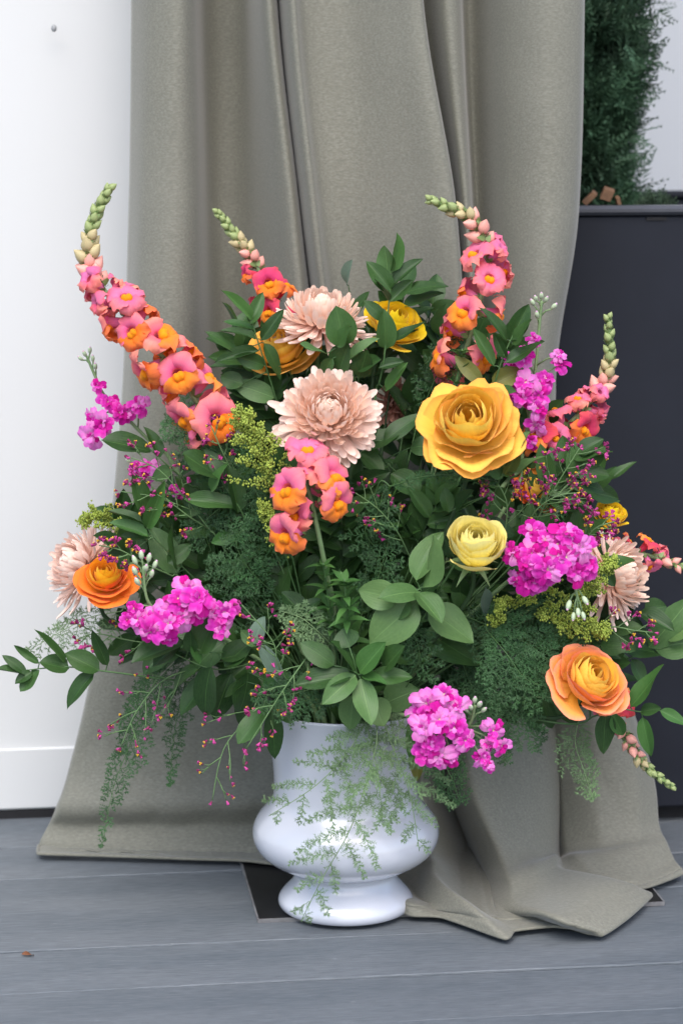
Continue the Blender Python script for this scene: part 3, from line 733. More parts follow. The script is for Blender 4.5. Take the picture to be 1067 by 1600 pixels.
# --- snapdragons: blossom = tube with upper lip, lower lip, palate, calyx
def snap_meshes(mt_tube, mt_lip, mt_low, seed):
    rg = random.Random(seed); D = {}
    m = MB()      # tube, +Z outwards from the stem, +Y up the stem; unit = blossom length
    m.grid(lambda u, v: Vector((math.cos(u*2*math.pi)*(0.13+0.06*v**0.7), math.sin(u*2*math.pi)*(0.13+0.08*v**0.7) + 0.04*v, 0.70*v)), 10, 5, wrap=True)
    D['blossom'] = m.mesh('blossom', mt_tube)
    a1 = rg.uniform(0, 6)
    def lobe(m, a0, hw, L, bend, side, seed2):
        """one lobe of the mouth: rooted on the tube's rim at angle a0, opening and rolling back"""
        q = random.Random(seed2); b1, b2, b3 = q.uniform(0, 6), q.uniform(0, 6), q.uniform(0.8, 1.2)
        def fn(u, v):
            s = (u-0.5)*2; w_ = hw*(1 + 0.55*math.sin(min(1, v)*math.pi*0.6)) * (1 - max(0, (v-0.7)/0.3)**2*0.35)
            a = a0 + s*hw; l_ = L*v*(1 - 0.32*s*s)
            root = Vector((math.cos(a)*0.185, math.sin(a)*0.205 + 0.04, 0.64))
            rad = Vector((math.cos(a0), math.sin(a0), 0)); tan = Vector((-math.sin(a0), math.cos(a0), 0))
            th = bend*v*b3
            p = root + Vector((0, 0, 1))*(l_*math.cos(th)*0.85) + rad*(l_*math.sin(th)*0.95) + tan*(s*(w_-hw)*0.55 + s*v*0.20)
            rf = v*v*(0.10*math.sin(5.0*s+b1) + 0.06*math.sin(9*s+b2)) + 0.14*v*mnoise.noise(Vector((u*5+seed2, v*5, 1.7)))
            return p + (Vector((0, 0, 1))*math.sin(th) - rad*math.cos(th)) * rf
        m.grid(fn, 8, 7)
    m = MB(); lobe(m, R(90+48), 0.80, 0.60, 1.75, 1, seed*10+1); lobe(m, R(90-48), 0.80, 0.64, 1.55, 1, seed*10+2)
    D['upper_lip'] = m.mesh('upper_lip', mt_lip)
    m = MB(); lobe(m, R(-90), 0.52, 0.58, 1.9, 1, seed*10+3); lobe(m, R(-90-58), 0.58, 0.56, 1.7, 1, seed*10+4); lobe(m, R(-90+58), 0.58, 0.56, 1.7, 1, seed*10+5)
    D['lower_lip'] = m.mesh('lower_lip', mt_low)
    m = MB()
    def groove(p):
        k = math.exp(-(p.x/0.07)**2); return Vector((p.x, p.y*(1-0.25*k), p.z*(1-0.32*k)))
    m.blob((0, -0.06, 0.69), 0.22, 0.20, 0.22, nu=16, nv=9, fn=groove)
    D['palate'] = m.mesh('palate', M_s_pal)
    m = MB()
    for k in range(5):
        a = k*1.2566
        m.grid(lambda u, v: Vector(((0.10+0.13*v**0.5)*math.cos(a)-(u-0.5)*0.22*(1-v*v)*math.sin(a), (0.10+0.13*v**0.5)*math.sin(a)+(u-0.5)*0.22*(1-v*v)*math.cos(a), -0.06+0.26*v)), 2, 4)
    D['calyx'] = m.mesh('calyx', M_calyx)
    return D
SNAP = {'coral': [snap_meshes(M_s_tube, M_s_lip, M_s_low, s) for s in (1, 2, 3)],
        'red': [snap_meshes(M_s_red, M_s_red, M_s_low, s) for s in (4, 5)],
        'pink': [snap_meshes(M_s_tube, M_s_tube, M_s_lip, s) for s in (6, 7)]}
def bud_mesh(mat, tipmat, fat):
    m = MB()
    m.grid(lambda u, v: Vector((math.cos(u*2*math.pi)*fat*math.sin(math.pi*(0.06+0.94*v)**0.8)*(1 if v < 1 else 0), math.sin(u*2*math.pi)*fat*math.sin(math.pi*(0.06+0.94*v)**0.8), v)), 7, 6, m=0, wrap=True)
    for k in range(5):
        a = k*1.2566
        m.grid(lambda u, v: Vector(((fat*0.75+fat*0.5*v**0.6)*math.cos(a)-(u-0.5)*0.32*(1-v*v)*math.sin(a), (fat*0.75+fat*0.5*v**0.6)*math.sin(a)+(u-0.5)*0.32*(1-v*v)*math.cos(a), -0.03+0.42*v)), 2, 3, m=1)
    return m.mesh('bud', [mat, tipmat])
BUD = {'g': bud_mesh(M_bud_g, M_calyx, 0.36), 'm': bud_mesh(M_bud_m, M_calyx, 0.36), 'p': bud_mesh(M_bud_p, M_calyx, 0.34)}
def add_blossom(t, pos, out, up, size, fam, closed=False):
    D = rnd.choice(SNAP[fam]); M = Matrix.Translation(-t.location) @ zframe(out, up, pos, size)
    b = link('blossom', D['blossom'], t, M)
    for nme in ('upper_lip', 'lower_lip', 'palate', 'calyx'):
        if closed and nme == 'palate': continue
        I = Matrix.Identity(4)
        if closed and nme != 'calyx': I = Matrix.Diagonal((0.72, 0.72, 0.95, 1))
        link(nme, D[nme], b, I)
    return b
def snapdragon(label, path, fb, fp, fam='coral', nb=14, nbud=26, size=42, manual=None, topfam='pink', tipr=0.002, into=True, seed=1):
    """path from the lower end to the tip; blossoms up to fraction fb, pink buds to fp, green buds beyond"""
    rg = random.Random(seed)
    pts = crom([P(*p) for p in path], 8); n = len(pts)
    t = thing('snapdragon', label, 'snapdragon', pts[0], 'snapdragons in the bouquet')
    m = MB(); full = pts
    if into: full = list(reversed(stem_path(pts[0], (pts[1]-pts[0]).normalized(), back=0.04)))[:-1] + pts
    m.tube(full, 0.0036, tipr, 7); part('stem', m, M_stemp, t)
    def at(f):
        k = min(n-2, max(0, int(f*(n-1)))); q = f*(n-1)-k
        return pts[k].lerp(pts[k+1], q), (pts[k+1]-pts[k]).normalized()
    if manual:
        for (px, py, Y, ang, face, fm, cl, sz) in manual:      # ang: direction in the picture, face: share turned to the camera
            o_ = Vector((math.cos(R(ang))*(1-face), 0, math.sin(R(ang))*(1-face))) + TOCAM*face
            k = min(range(n), key=lambda i: (pts[i]-P(px, py, pts[i].y)).length)
            d = (pts[min(k+1, n-1)]-pts[max(k-1, 0)]).normalized()
            add_blossom(t, P(px, py, Y) - o_.normalized()*sz*MPP*0.45, o_, d, sz*MPP, fm, cl)
    else:
        for i in range(nb):
            f = fb * (i + 0.3) / nb; p, d = at(f); a = i*2.39996 + rg.uniform(-0.3, 0.3)
            side = d.orthogonal().normalized()
            o_ = (Quaternion(d, a) @ side)
            if o_.y > 0.55: o_ = (o_ + Vector((rg.choice((-1, 1))*0.7, -0.5, 0)))      # few hide wholly behind the stem
            late = f / max(fb, 1e-6)
            o_ = (o_.normalized() + d*(0.05 + 0.6*late + rg.uniform(-0.3, 0.3)) + TOCAM*0.05).normalized()
            sz = size*MPP*(1.0 - 0.25*late)*rg.uniform(0.82, 1.12)
            add_blossom(t, p + o_*0.003, o_, d + jit(0.6), sz, topfam if (late > 0.7 or rg.random() < 0.28) else fam, late > 0.82)
    for i in range(nbud):
        f = fb + (0.995 - fb) * ((i + 0.5) / nbud) ** 0.9; p, d = at(f); a = i*2.39996
        o_ = Quaternion(d, a) @ d.orthogonal().normalized(); late = (f-fb)/(1-fb)
        o_ = (o_ + d*(0.55 + 1.2*late)).normalized()
        L = size*MPP*(0.66 - 0.38*late)*rg.uniform(0.9, 1.1)
        k = 'p' if f < fp else ('m' if f < fp + 0.12 else 'g')
        link('bud', BUD[k], t, Matrix.Translation(-t.location) @ zframe(o_, d, p, L))
    return t

# --- stocks (double blossoms of crumpled petals)
def stock_petal(mat, seed):
    rg = random.Random(seed); m = MB(); a, b = rg.uniform(0, 6), rg.uniform(0, 6)
    def fn(u, v):
        s = (u-0.5)*2; w_ = 0.16 + 0.74*math.sin(min(1, v**1.1)*math.pi*0.58)
        L = 1 - 0.22*abs(s)**2.5 - 0.10*math.exp(-(s/0.22)**2)
        return Vector((s*w_*0.5, v*L, 0.10*math.sin(v*3.0) + 0.10*v*v*math.sin(4.2*s+a) + 0.06*v*math.sin(8*s+b) - 0.22*v*v*v))
    m.grid(fn, 7, 5); return m.mesh('petal', mat)
M_kp = petal_mat('stock_pale_pink', [(0.0, srgb(252, 232, 244)), (0.45, srgb(248, 168, 230)), (1.0, srgb(243, 124, 216))], 0.36, hue=0.01, var=0.1)
KP = {'m': [stock_petal(M_k, s) for s in range(4)], 'p': [stock_petal(M_kp, s+9) for s in range(4)], 'd': [stock_petal(M_kd, s) for s in range(4)]}
m = MB(); m.blob((0, 0, 0.05), 0.16, 0.16, 0.14, nu=6, nv=4); m.blob((0, 0, -0.18), 0.13, 0.13, 0.26, nu=6, nv=4); KCORE = m.mesh('blossom', M_kc)
def stock_bud():
    m = MB(); m.blob((0, 0, 0.5), 0.30, 0.30, 0.55, nu=7, nv=5); m.blob((0, 0, 0.92), 0.16, 0.16, 0.22, nu=6, nv=4, m=1); return m.mesh('bud', [M_kb, plain('stock_bud_tip', (0.66, 0.42, 0.56), 0.6)])
KBUD = stock_bud()
def stock(label, path, bl, buds, fam='m', group='stocks in the bouquet', into=True):
    """bl: (px,py,Y,diameter px), buds: (px,py,Y,size px)"""
    pts = crom([P(*p) for p in path], 6)
    t = thing('stock_stem', label, 'stock flower', pts[0], group)
    full = (list(reversed(stem_path(pts[0], (pts[1]-pts[0]).normalized(), back=0.03)))[:-1] + pts) if into else pts
    m = MB(); m.tube(full, 0.003, 0.0016, 6)
    bl = [(b[0]+rnd.uniform(-5, 5), b[1]+rnd.uniform(-5, 5), b[2]+rnd.uniform(-0.006, 0.006), b[3]*rnd.uniform(0.82, 1.2)) for q_, b in enumerate(bl) if q_ % 10 != 9]
    for (px, py, Y, d_) in list(bl) + list(buds):
        q = P(px, py, Y + 0.008); k = min(range(len(pts)), key=lambda i: (pts[i]-q).length)
        k = max(0, k - 2); m.tube([pts[k], pts[k].lerp(q, 0.5) + Vector((0, 0.002, 0.002)), q], 0.0013, 0.0011, 4)
    part('stem', m, M_stemp, t)
    ctr = sum((P(b[0], b[1], b[2]) for b in bl), Vector()) / max(1, len(bl)) + Vector((0, 0.05, 0))
    for (px, py, Y, dia) in bl:
        q = P(px, py, Y); o_ = ((q - ctr).normalized()*0.75 + TOCAM*0.75 + UPV*0.15 + jit(0.25)).normalized()
        rr_ = dia*MPP*0.5; M = Matrix.Translation(-t.location) @ zframe(o_, UPV, q, rr_)
        b = link('blossom', KCORE, t, M); pale = rnd.random()*0.75
        for i in range(11):
            f = i/10; ph = i*2.39996 + rnd.uniform(-.2, .2); th = R(20 + 74*f) + rnd.uniform(-.3, .3)
            d = Vector((math.sin(th)*math.cos(ph), math.sin(th)*math.sin(ph), math.cos(th)))
            inw = Vector((-math.cos(th)*math.cos(ph), -math.cos(th)*math.sin(ph), math.sin(th)))
            L = (0.66 + 0.62*f)*rnd.uniform(0.8, 1.25)
            link('petal', rnd.choice(KP['p' if rnd.random() < pale else (fam if rnd.random() < 0.75 else 'd')]), b, frame(d, inw + jit(0.55), d*0.05, (L*rnd.uniform(0.8, 1.05), L, L)))
    for (px, py, Y, s_) in buds:
        q = P(px, py, Y); k = min(range(len(pts)), key=lambda i: (pts[i]-q).length)
        o_ = (q - pts[max(0, k-3)]); o_ = o_.normalized() if o_.length > 1e-5 else UPV
        link('bud', KBUD, t, Matrix.Translation(-t.location) @ zframe(o_, TOCAM, q, s_*MPP))
    return t

# --- asparagus fern fronds
def fern(label, path, wide, npin=26, mat=None, plane=None, droop=0.35, dens=1.0, seed=1, into=True, shape=0.75, group='asparagus fern fronds', needle=6.5, start=0.08, fan=0.35, nw=0.0004):
    rg = random.Random(seed); pts = crom([P(*p) for p in path], 8); n = len(pts)
    t = thing('fern_frond', label, 'fern frond', pts[0], group)
    m = MB(); full = (list(reversed(stem_path(pts[0], (pts[1]-pts[0]).normalized(), back=0.02)))[:-1] + pts) if into else pts
    m.tube(full, 0.0011, 0.0004, 4)
    part('stem', m, M_stem if mat is None else M_stemp, t)
    m = MB(); pl_ = Vector(plane) if plane else TOCAM
    for i in range(npin):
        f = start + (1 - start) * i / npin; k = min(n-2, int(f*(n-1))); p = pts[k].lerp(pts[k+1], f*(n-1)-k); d = (pts[k+1]-pts[k]).normalized()
        s = d.cross(pl_).normalized() * (1 if i % 2 else -1)
        L = wide * MPP * (math.sin(math.pi*min(1, (0.12+0.88*f))**shape)**0.8 if f < 0.98 else 0.15) * rg.uniform(0.72, 1.15)
        L = max(L, 5*MPP)
        dd = (s*(1.0-0.3*f) + d*(fan+0.55*f+rg.uniform(-0.15, 0.25)) + pl_*rg.uniform(-0.35, 0.35)).normalized()
        nb = max(4, int(L/MPP/3.6*dens)); last = p; pin = [p]; sway = rg.uniform(-0.25, 0.25)
        for j in range(nb):
            g_ = (j+1)/nb
            q = p + dd*L*g_ - UPV*droop*L*g_*g_ + s.cross(dd)*L*sway*g_*g_ + d*L*0.18*g_*g_ + Vector((rg.gauss(0, .0006), rg.gauss(0, .0006), rg.gauss(0, .0006)))
            pin.append(q); ax = (q-last); ax = ax.normalized() if ax.length > 1e-7 else dd
            s2 = ax.cross(pl_); s2 = s2.normalized() if s2.length > 1e-6 else ax.orthogonal().normalized()
            bl = needle*MPP*2.2*(1.0-0.72*g_)*(0.55+0.45*min(1, g_*4))*rg.uniform(0.6, 1.15)*min(1, L/(30*MPP)+0.35)
            for sg in (-1, 1):
                if rg.random() < 0.12: continue
                bd = (s2*sg*0.8 + ax*rg.uniform(0.35, 0.95) + pl_*rg.uniform(-0.6, 0.6)).normalized(); e = q + bd*bl
                for h in range(4):
                    b0 = q.lerp(e, 0.2+0.26*h+rg.uniform(-0.08, 0.08))
                    for sh in (-1, 1):
                        nd = (bd*0.75 + bd.cross(pl_)*sh*rg.uniform(0.3, 0.9) + pl_*rg.uniform(-0.6, 0.6)).normalized()*needle*MPP*rg.uniform(0.4, 0.8)
                        wv = nd.cross(pl_); wv = wv.normalized()*nw if wv.length > 1e-9 else s2*0.0003
                        m.add([b0-wv, b0+nd, b0+wv], [(0, 1, 2)])
                wv = (e-q).cross(pl_); wv = wv.normalized()*0.0003 if wv.length > 1e-9 else s2*0.0003
                m.add([q-wv, e, q+wv], [(0, 1, 2)])
            last = q
        m.tube(pin, 0.0005, 0.00025, 3)
    part('needles', m, mat or M_fern, t)['kind'] = 'stuff'
    return t

# --- statice (tiny burgundy and yellow florets on thin branching stems)
def floret_mesh(a, b):
    m = MB()
    m.grid(lambda u, v: Vector((math.cos(u*2*math.pi)*(0.10+0.24*v), math.sin(u*2*math.pi)*(0.10+0.24*v), v*0.75)), 6, 2, wrap=True)
    for k in range(3):
        an = k*2.1+0.4; m.blob((0.20*math.cos(an), 0.20*math.sin(an), 0.80), 0.20, 0.20, 0.19, nu=5, nv=3, m=1)
    return m.mesh('floret', [a, b])
FL = [floret_mesh(M_lm, M_ly), floret_mesh(M_lm, M_ly), floret_mesh(M_lm, M_lp), floret_mesh(M_lp, M_lm), floret_mesh(M_lm, M_lm), floret_mesh(M_lp, M_lp)]
def statice(label, path, nside=7, length=60, seed=1, spread=55, fl=7.5, per=3, into=True, start=0.25):
    rg = random.Random(seed); pts = crom([P(*p) for p in path], 6); n = len(pts)
    t = thing('statice_sprig', label, 'statice', pts[0], 'statice sprigs')
    m = MB(); full = (list(reversed(stem_path(pts[0], (pts[1]-pts[0]).normalized(), back=0.02)))[:-1] + pts) if into else pts
    m.tube(full, 0.0013, 0.0007, 4); tips = [(pts[-1], (pts[-1]-pts[-2]).normalized())]
    for i in range(nside):
        f = start + (0.97-start)*i/nside; k = min(n-2, int(f*(n-1))); p = pts[k]; d = (pts[k+1]-pts[k]).normalized()
        s = d.cross(TOCAM).normalized()*(1 if i % 2 else -1)
        a = R(spread*rg.uniform(0.6, 1.1)); e = (d*math.cos(a)+s*math.sin(a)+TOCAM*rg.uniform(-0.3, 0.4)).normalized()
        L = length*MPP*(1-0.55*f)*rg.uniform(0.6, 1.15)
        br = crom([p, p+e*L*0.5+d*L*0.08, p+e*L*0.9+d*L*0.28], 4); m.tube(br, 0.0008, 0.0005, 3)
        tips.append((br[-1], (br[-1]-br[-2]).normalized()))
        for h in range(2):
            q = br[3+2*h]; e2 = (e + s.cross(e)*rg.uniform(-0.8, 0.8) + d*rg.uniform(-0.5, 0.9)).normalized()
            q2 = q + e2*L*rg.uniform(0.2, 0.4); m.tube([q, q.lerp(q2, 0.5)+d*0.002, q2], 0.00065, 0.0005, 3); tips.append((q2, e2))
    part('stem', m, M_stemb, t)
    for q, d in tips:
        for _ in range(rg.randint(max(1, per-1), per)):
            o_ = (d + Vector((rg.gauss(0, .7), rg.gauss(0, .7), rg.gauss(0, .7)))).normalized()
            link('floret', rg.choice(FL), t, Matrix.Translation(-t.location) @ zframe(o_, UPV, q + o_*rg.uniform(0, 0.004), fl*MPP*rg.uniform(0.8, 1.15)))
    return t

# --- goldenrod plumes
def goldenrod(label, path, wide, nbr=14, seed=1, into=True, grain=0.0013):
    rg = random.Random(seed); pts = crom([P(*p) for p in path], 6); n = len(pts)
    t = thing('goldenrod_sprig', label, 'goldenrod', pts[0], 'goldenrod sprigs')
    m = MB(); full = (list(reversed(stem_path(pts[0], (pts[1]-pts[0]).normalized(), back=0.02)))[:-1] + pts) if into else pts
    m.tube(full, 0.0012, 0.0006, 4); g_ = MB()
    for i in range(nbr + 1):
        f = 0.15 + 0.85*i/nbr; k = min(n-2, int(f*(n-1))); p = pts[k].lerp(pts[k+1], min(1, f*(n-1)-k)); d = (pts[k+1]-pts[k]).normalized()
        s = Quaternion(d, i*2.4) @ d.orthogonal().normalized()
        L = wide*MPP*(1.05-0.75*f)*rg.uniform(0.7, 1.2); e = (s*0.8 + d*0.7).normalized() if i < nbr else d
        br = crom([p, p+e*L*0.55+d*L*0.1, p+e*L+d*L*0.1-UPV*L*0.06], 4); m.tube(br, 0.0005, 0.0003, 3)
        for q in br[1:]:
            for _ in range(9):
                c = q + Vector((rg.gauss(0, 1), rg.gauss(0, 1), rg.gauss(0, 1)))*0.0022
                r_ = grain*rg.uniform(0.7, 1.2)
                g_.add([c+Vector(v)*r_ for v in ((1,0,0),(-1,0,0),(0,1,0),(0,-1,0),(0,0,1.3),(0,0,-1.3))], [(0,2,4),(2,1,4),(1,3,4),(3,0,4),(2,0,5),(1,2,5),(3,1,5),(0,3,5)])
    part('stem', m, M_stem, t); part('florets', g_, M_sol, t)['kind'] = 'stuff'
    return t

# ------------------------------------------------------------------ ROSES
rose('large golden orange garden rose, wide open, under the yellow snapdragon tip', 733, 664, 2.625, 80, (-0.06, -0.76, 0.64), 30, (M_r_goldin, M_r_gold), 0.55, 1.8, 0.80, 0.7, 6, 0.90)
rose('pale lemon yellow rose with tight spiral heart beside round green leaves', 741, 857, 2.615, 72, (0.04, -0.62, 0.78), 30, (M_r_pale, M_r_pale), 0.24, 0.5, 0.9, 0.25, 9, 0.66)
rose('orange rose with pink edged outer petals low over the curtain folds', 920, 1064, 2.64, 70, (0.36, -0.64, 0.66), 28, (M_r_orin, M_r_orout), 0.45, 1.2, 0.85, 0.8, 14, 0.82)
rose('deep orange rose next to the blush chrysanthemum against the white wall', 165, 903, 2.70, 48, (0.0, -0.62, 0.78), 24, (M_r_deepin, M_r_deep), 0.8, 0.7, 1.0, 0.9, 21, 0.95)
rose('amber rose tucked beneath the topmost chrysanthemum', 440, 545, 2.825, 58, (-0.25, -0.55, 0.75), 22, (M_r_orin, M_r_gold), 0.6, 0.5, 1.0, 0.5, 25, 0.95)
rose('bright yellow rose behind leaves right of the topmost chrysanthemum', 616, 508, 2.84, 52, (0.3, -0.5, 0.8), 22, (M_r_yel, M_r_yel), 0.6, 0.5, 1.0, 0.4, 27, 1.0)
rose('yellow rose peeking above the blush chrysanthemum near the navy planter', 955, 805, 2.80, 32, (0.3, -0.4, 0.85), 18, (M_r_yel, M_r_yel), 0.5, 0.4, 1.0, 0.3, 29, 0.95)
rose('orange rose half hidden behind the statice under the golden rose', 838, 765, 2.78, 44, (0.2, -0.6, 0.75), 20, (M_r_orin, M_r_deep), 0.6, 0.5, 1.0, 0.5, 31, 0.95)
rose('small yellow rose mostly hidden by statice among dark leaves', 256, 790, 2.86, 22, (-0.4, -0.7, 0.5), 16, (M_r_yel, M_r_yel), 0.5, 0.4, 1.0, 0.3, 33, 0.95)

# ------------------------------------------------------------------ CHRYSANTHEMUMS
mum('peach pink chrysanthemum facing forward in the middle of the bouquet', 514, 640, 2.66, 80, (0.02, -0.86, 0.56), 298, (M_m_in, M_m_out), 112, 0.5, 3)
mum('blush chrysanthemum at the very top seen from the side', 503, 482, 2.80, 72, (0.06, -0.30, 0.95), 210, (M_m_in, M_m_out), 112, 0.5, 5)
mum('blush chrysanthemum turned to the white wall behind the deep orange rose', 112, 880, 2.80, 68, (-0.80, -0.42, 0.42), 190, (M_m_out, M_m_out), 100, 0.1, 7)
mum('blush chrysanthemum turned to the navy planter beside the magenta stock', 975, 895, 2.74, 72, (0.80, -0.48, 0.36), 190, (M_m_in, M_m_out), 106, 0.4, 8)
mum('dusky small chrysanthemum in shade behind the golden rose', 622, 625, 2.90, 42, (0.2, -0.8, 0.5), 90, (M_m_shade, M_m_shade), 100, 0.1, 10)

# ------------------------------------------------------------------ SNAPDRAGONS
snapdragon('tallest coral and orange snapdragon leaning to the white wall', [(338,690,2.72),(290,600,2.71),(215,515,2.71),(165,455,2.72),(140,415,2.73),(145,350,2.735),(171,294,2.74)], 0.53, 0.66, 'coral', 21, 32, 52, seed=2)
snapdragon('blurred rose red snapdragon leaning left at the back of the bouquet', [(455,530,2.90),(425,465,2.90),(395,405,2.90),(368,368,2.90),(340,331,2.90)], 0.42, 0.56, 'red', 10, 26, 42, topfam='red', seed=4)
snapdragon('coral snapdragon with bent tip standing over the golden rose', [(715,590,2.80),(738,510,2.79),(757,440,2.79),(760,385,2.79),(738,345,2.79),(705,325,2.79),(671,312,2.79)], 0.50, 0.66, 'coral', 12, 20, 48, seed=6)
snapdragon('red coral snapdragon with green tip in front of the navy planter', [(815,735,2.80),(860,690,2.80),(905,645,2.81),(940,605,2.82),(952,560,2.82),(950,495,2.82)], 0.52, 0.66, 'red', 15, 24, 46, topfam='pink', seed=8)
snapdragon('short coral snapdragon below the central peach chrysanthemum', [(512,905,2.655),(500,845,2.63),(487,785,2.625),(474,735,2.63),(470,700,2.64)], 1.0, 1.0, 'coral', 0, 0, 44,
    manual=[(480,716,2.625,88,0.30,'pink',False,50),(456,770,2.600,168,0.55,'coral',False,50),(513,752,2.61,30,0.35,'coral',False,50),(518,786,2.605,-12,0.45,'coral',False,46),(455,835,2.600,205,0.50,'coral',False,50),(470,806,2.615,190,0.45,'pink',False,44),(497,742,2.615,60,0.45,'pink',False,46),(500,770,2.63,-25,0.2,'pink',True,44)])
snapdragon('pink snapdragon pointing sideways across the navy planter', [(960,860,2.82),(1000,865,2.80),(1035,875,2.80),(1075,890,2.80),(1110,900,2.80)], 0.42, 0.9, 'red', 6, 14, 36, topfam='pink', seed=10)
snapdragon('pink snapdragon with green tip hanging under the low orange rose', [(950,1085,2.72),(965,1120,2.70),(985,1165,2.69),(1015,1203,2.69),(1052,1231,2.69)], 0.34, 0.58, 'red', 5, 24, 36, topfam='pink', seed=12)

# ------------------------------------------------------------------ STOCKS
stock('magenta stock cluster hanging beside the vase rim', [(640,1120,2.66),(690,1135,2.635),(730,1135,2.63),(742,1102,2.62)],
    [(652,1112,2.62,34),(668,1098,2.615,36),(692,1090,2.61,40),(714,1102,2.615,32),(662,1132,2.605,36),(690,1122,2.60,40),(712,1132,2.605,34),(650,1128,2.62,28),(676,1160,2.60,42),(700,1160,2.595,40),(722,1156,2.605,30),(688,1184,2.605,36),(668,1178,2.61,30),(708,1182,2.61,26),(770,1140,2.61,28),(778,1162,2.61,30),(752,1180,2.605,34),(756,1198,2.61,24),(765,1160,2.615,26)],
    [(736,1108,2.61,13),(747,1104,2.61,14),(741,1098,2.612,13),(730,1112,2.615,12),(752,1112,2.615,12)])
stock('magenta stock cluster below the deep orange rose', [(330,985,2.66),(290,962,2.64),(250,955,2.63),(230,935,2.625),(224,885,2.62)],
    [(296,918,2.615,38),(284,936,2.61,38),(308,938,2.605,38),(268,952,2.605,38),(262,972,2.60,42),(240,983,2.605,36),(286,964,2.60,38),(217,968,2.61,36),(210,955,2.615,28),(247,945,2.605,26),(232,966,2.61,30),(262,990,2.61,30),(300,958,2.615,30),(197,970,2.615,22),(337,955,2.625,36),(352,958,2.62,36),(342,978,2.62,32),(325,950,2.63,26)],
    [(214,882,2.62,14),(222,874,2.615,14),(232,878,2.615,14),(240,888,2.62,13),(214,898,2.615,14),(228,892,2.61,14),(236,902,2.615,13),(218,914,2.615,14)])
stock('magenta stock with drooping bud tip beside the pale lemon rose', [(800,905,2.68),(840,875,2.65),(880,848,2.64),(899,855,2.63),(897,905,2.62),(903,940,2.62)],
    [(835,832,2.62,36),(854,840,2.61,38),(872,852,2.615,34),(888,838,2.605,42),(908,850,2.61,36),(856,884,2.60,50),(830,862,2.61,36),(820,900,2.61,38),(806,868,2.615,36),(788,890,2.62,34),(916,876,2.615,34),(902,897,2.615,32),(842,902,2.61,32),(802,902,2.62,30),(880,872,2.61,36),(826,884,2.605,34)],
    [(890,938,2.61,15),(910,932,2.61,14),(902,950,2.61,13),(896,957,2.61,12),(909,956,2.61,12)])
stock('magenta stock spire behind the golden rose', [(815,720,2.78),(828,640,2.78),(838,560,2.79),(842,510,2.79),(846,470,2.79)],
    [(826,600,2.755,40),(845,612,2.76,38),(818,622,2.76,36),(806,612,2.765,34),(836,634,2.755,38),(850,596,2.77,28),(871,558,2.77,26),(878,570,2.77,26),(834,527,2.775,24),(804,550,2.78,28),(818,565,2.775,30),(796,560,2.785,22),(822,690,2.76,30),(840,665,2.765,28)],
    [(834,477,2.78,13),(861,483,2.78,13),(839,497,2.78,13),(845,467,2.78,12),(851,472,2.78,12),(838,470,2.78,11)])
stock('magenta stock spire against the white wall beside the tallest snapdragon', [(245,700,2.78),(200,655,2.77),(165,620,2.77),(148,585,2.77),(136,556,2.77)],
    [(146,650,2.755,28),(161,660,2.75,32),(148,681,2.755,30),(169,628,2.76,26),(203,640,2.755,30),(188,645,2.755,30),(215,634,2.76,26),(156,600,2.76,24),(157,672,2.757,26),(232,660,2.77,24)],
    [(150,577,2.76,12),(135,557,2.765,11),(141,552,2.765,11),(130,563,2.765,10),(146,565,2.765,11)])
stock('small magenta stock peeking out above the statice among dark leaves', [(275,770,2.80),(245,745,2.79),(222,728,2.79)],
    [(212,732,2.78,28),(228,728,2.775,30),(230,745,2.78,26),(278,768,2.79,22)], [(205,722,2.785,9)])

# ------------------------------------------------------------------ RUSCUS SPRIGS
ruscus('upright ruscus sprig left of the topmost chrysanthemum', [(432,625,2.80),(415,570,2.79),(402,530,2.785),(392,495,2.78)],
    [(393,500,348,453,21,'y'),(391,507,411,455,22,'d'),(400,530,348,509,20),(408,532,443,483,22),(371,552,333,513,20),(414,571,369,556,26),(412,536,447,588,24),(429,622,371,597,36,'l'),(404,548,335,565,22),(380,600,345,590,30),(398,515,352,492,15,'y')])
ruscus('upright ruscus sprig at the top between two roses', [(592,600,2.78),(600,560,2.77),(606,490,2.77),(611,440,2.77),(615,395,2.77)],
    [(611,425,622,364,30,'y'),(606,430,602,383,34,'l'),(611,455,575,408,30),(611,452,652,398,24),(609,472,645,437,24),(602,545,603,487,34),(612,532,669,505,20),(592,575,631,564,20),(606,470,596,430,26),(603,612,631,565,18,'y'),(600,500,574,470,22)])
ruscus('ruscus sprig with round leaves between the two pink chrysanthemums', [(560,615,2.74),(552,585,2.72),(540,555,2.715),(532,535,2.71)],
    [(538,542,525,478,48),(525,540,552,510,28),(510,553,466,541,18,'l'),(530,582,543,536,46),(545,565,591,527,24,'l'),(560,578,594,560,30),(560,590,575,545,34),(520,560,500,590,22)])
ruscus('grey blurred leaf sprig behind the yellow rose', [(650,560,2.90),(660,520,2.90),(668,495,2.90)], [(662,505,680,562,34,'g'),(655,525,690,520,20)])
ruscus('single pale leaf rising behind the topmost chrysanthemum', [(556,540,2.88),(550,480,2.88),(544,445,2.88)], [(543,446,541,408,28,'g'),(552,490,575,455,20)])
ruscus('ruscus sprig over the stock spire right of the coral snapdragon', [(770,610,2.76),(783,565,2.75),(800,525,2.75),(815,485,2.75)],
    [(797,532,826,475,30),(800,538,834,500,28,'d'),(790,532,757,478,22),(771,572,741,512,20),(789,567,850,536,24),(752,598,712,556,24,'o'),(768,602,817,576,32,'o'),(790,560,770,520,16),(772,620,800,605,26)])
ruscus('ruscus tip under the golden rose beside the statice', [(772,770,2.66),(782,745,2.64),(795,720,2.63)],
    [(785,730,824,672,28,'l'),(790,738,853,717,28,'l'),(784,748,758,714,26),(778,760,800,800,24),(788,742,812,700,20,'o'),(700,800,695,762,22),(712,800,738,765,28)])
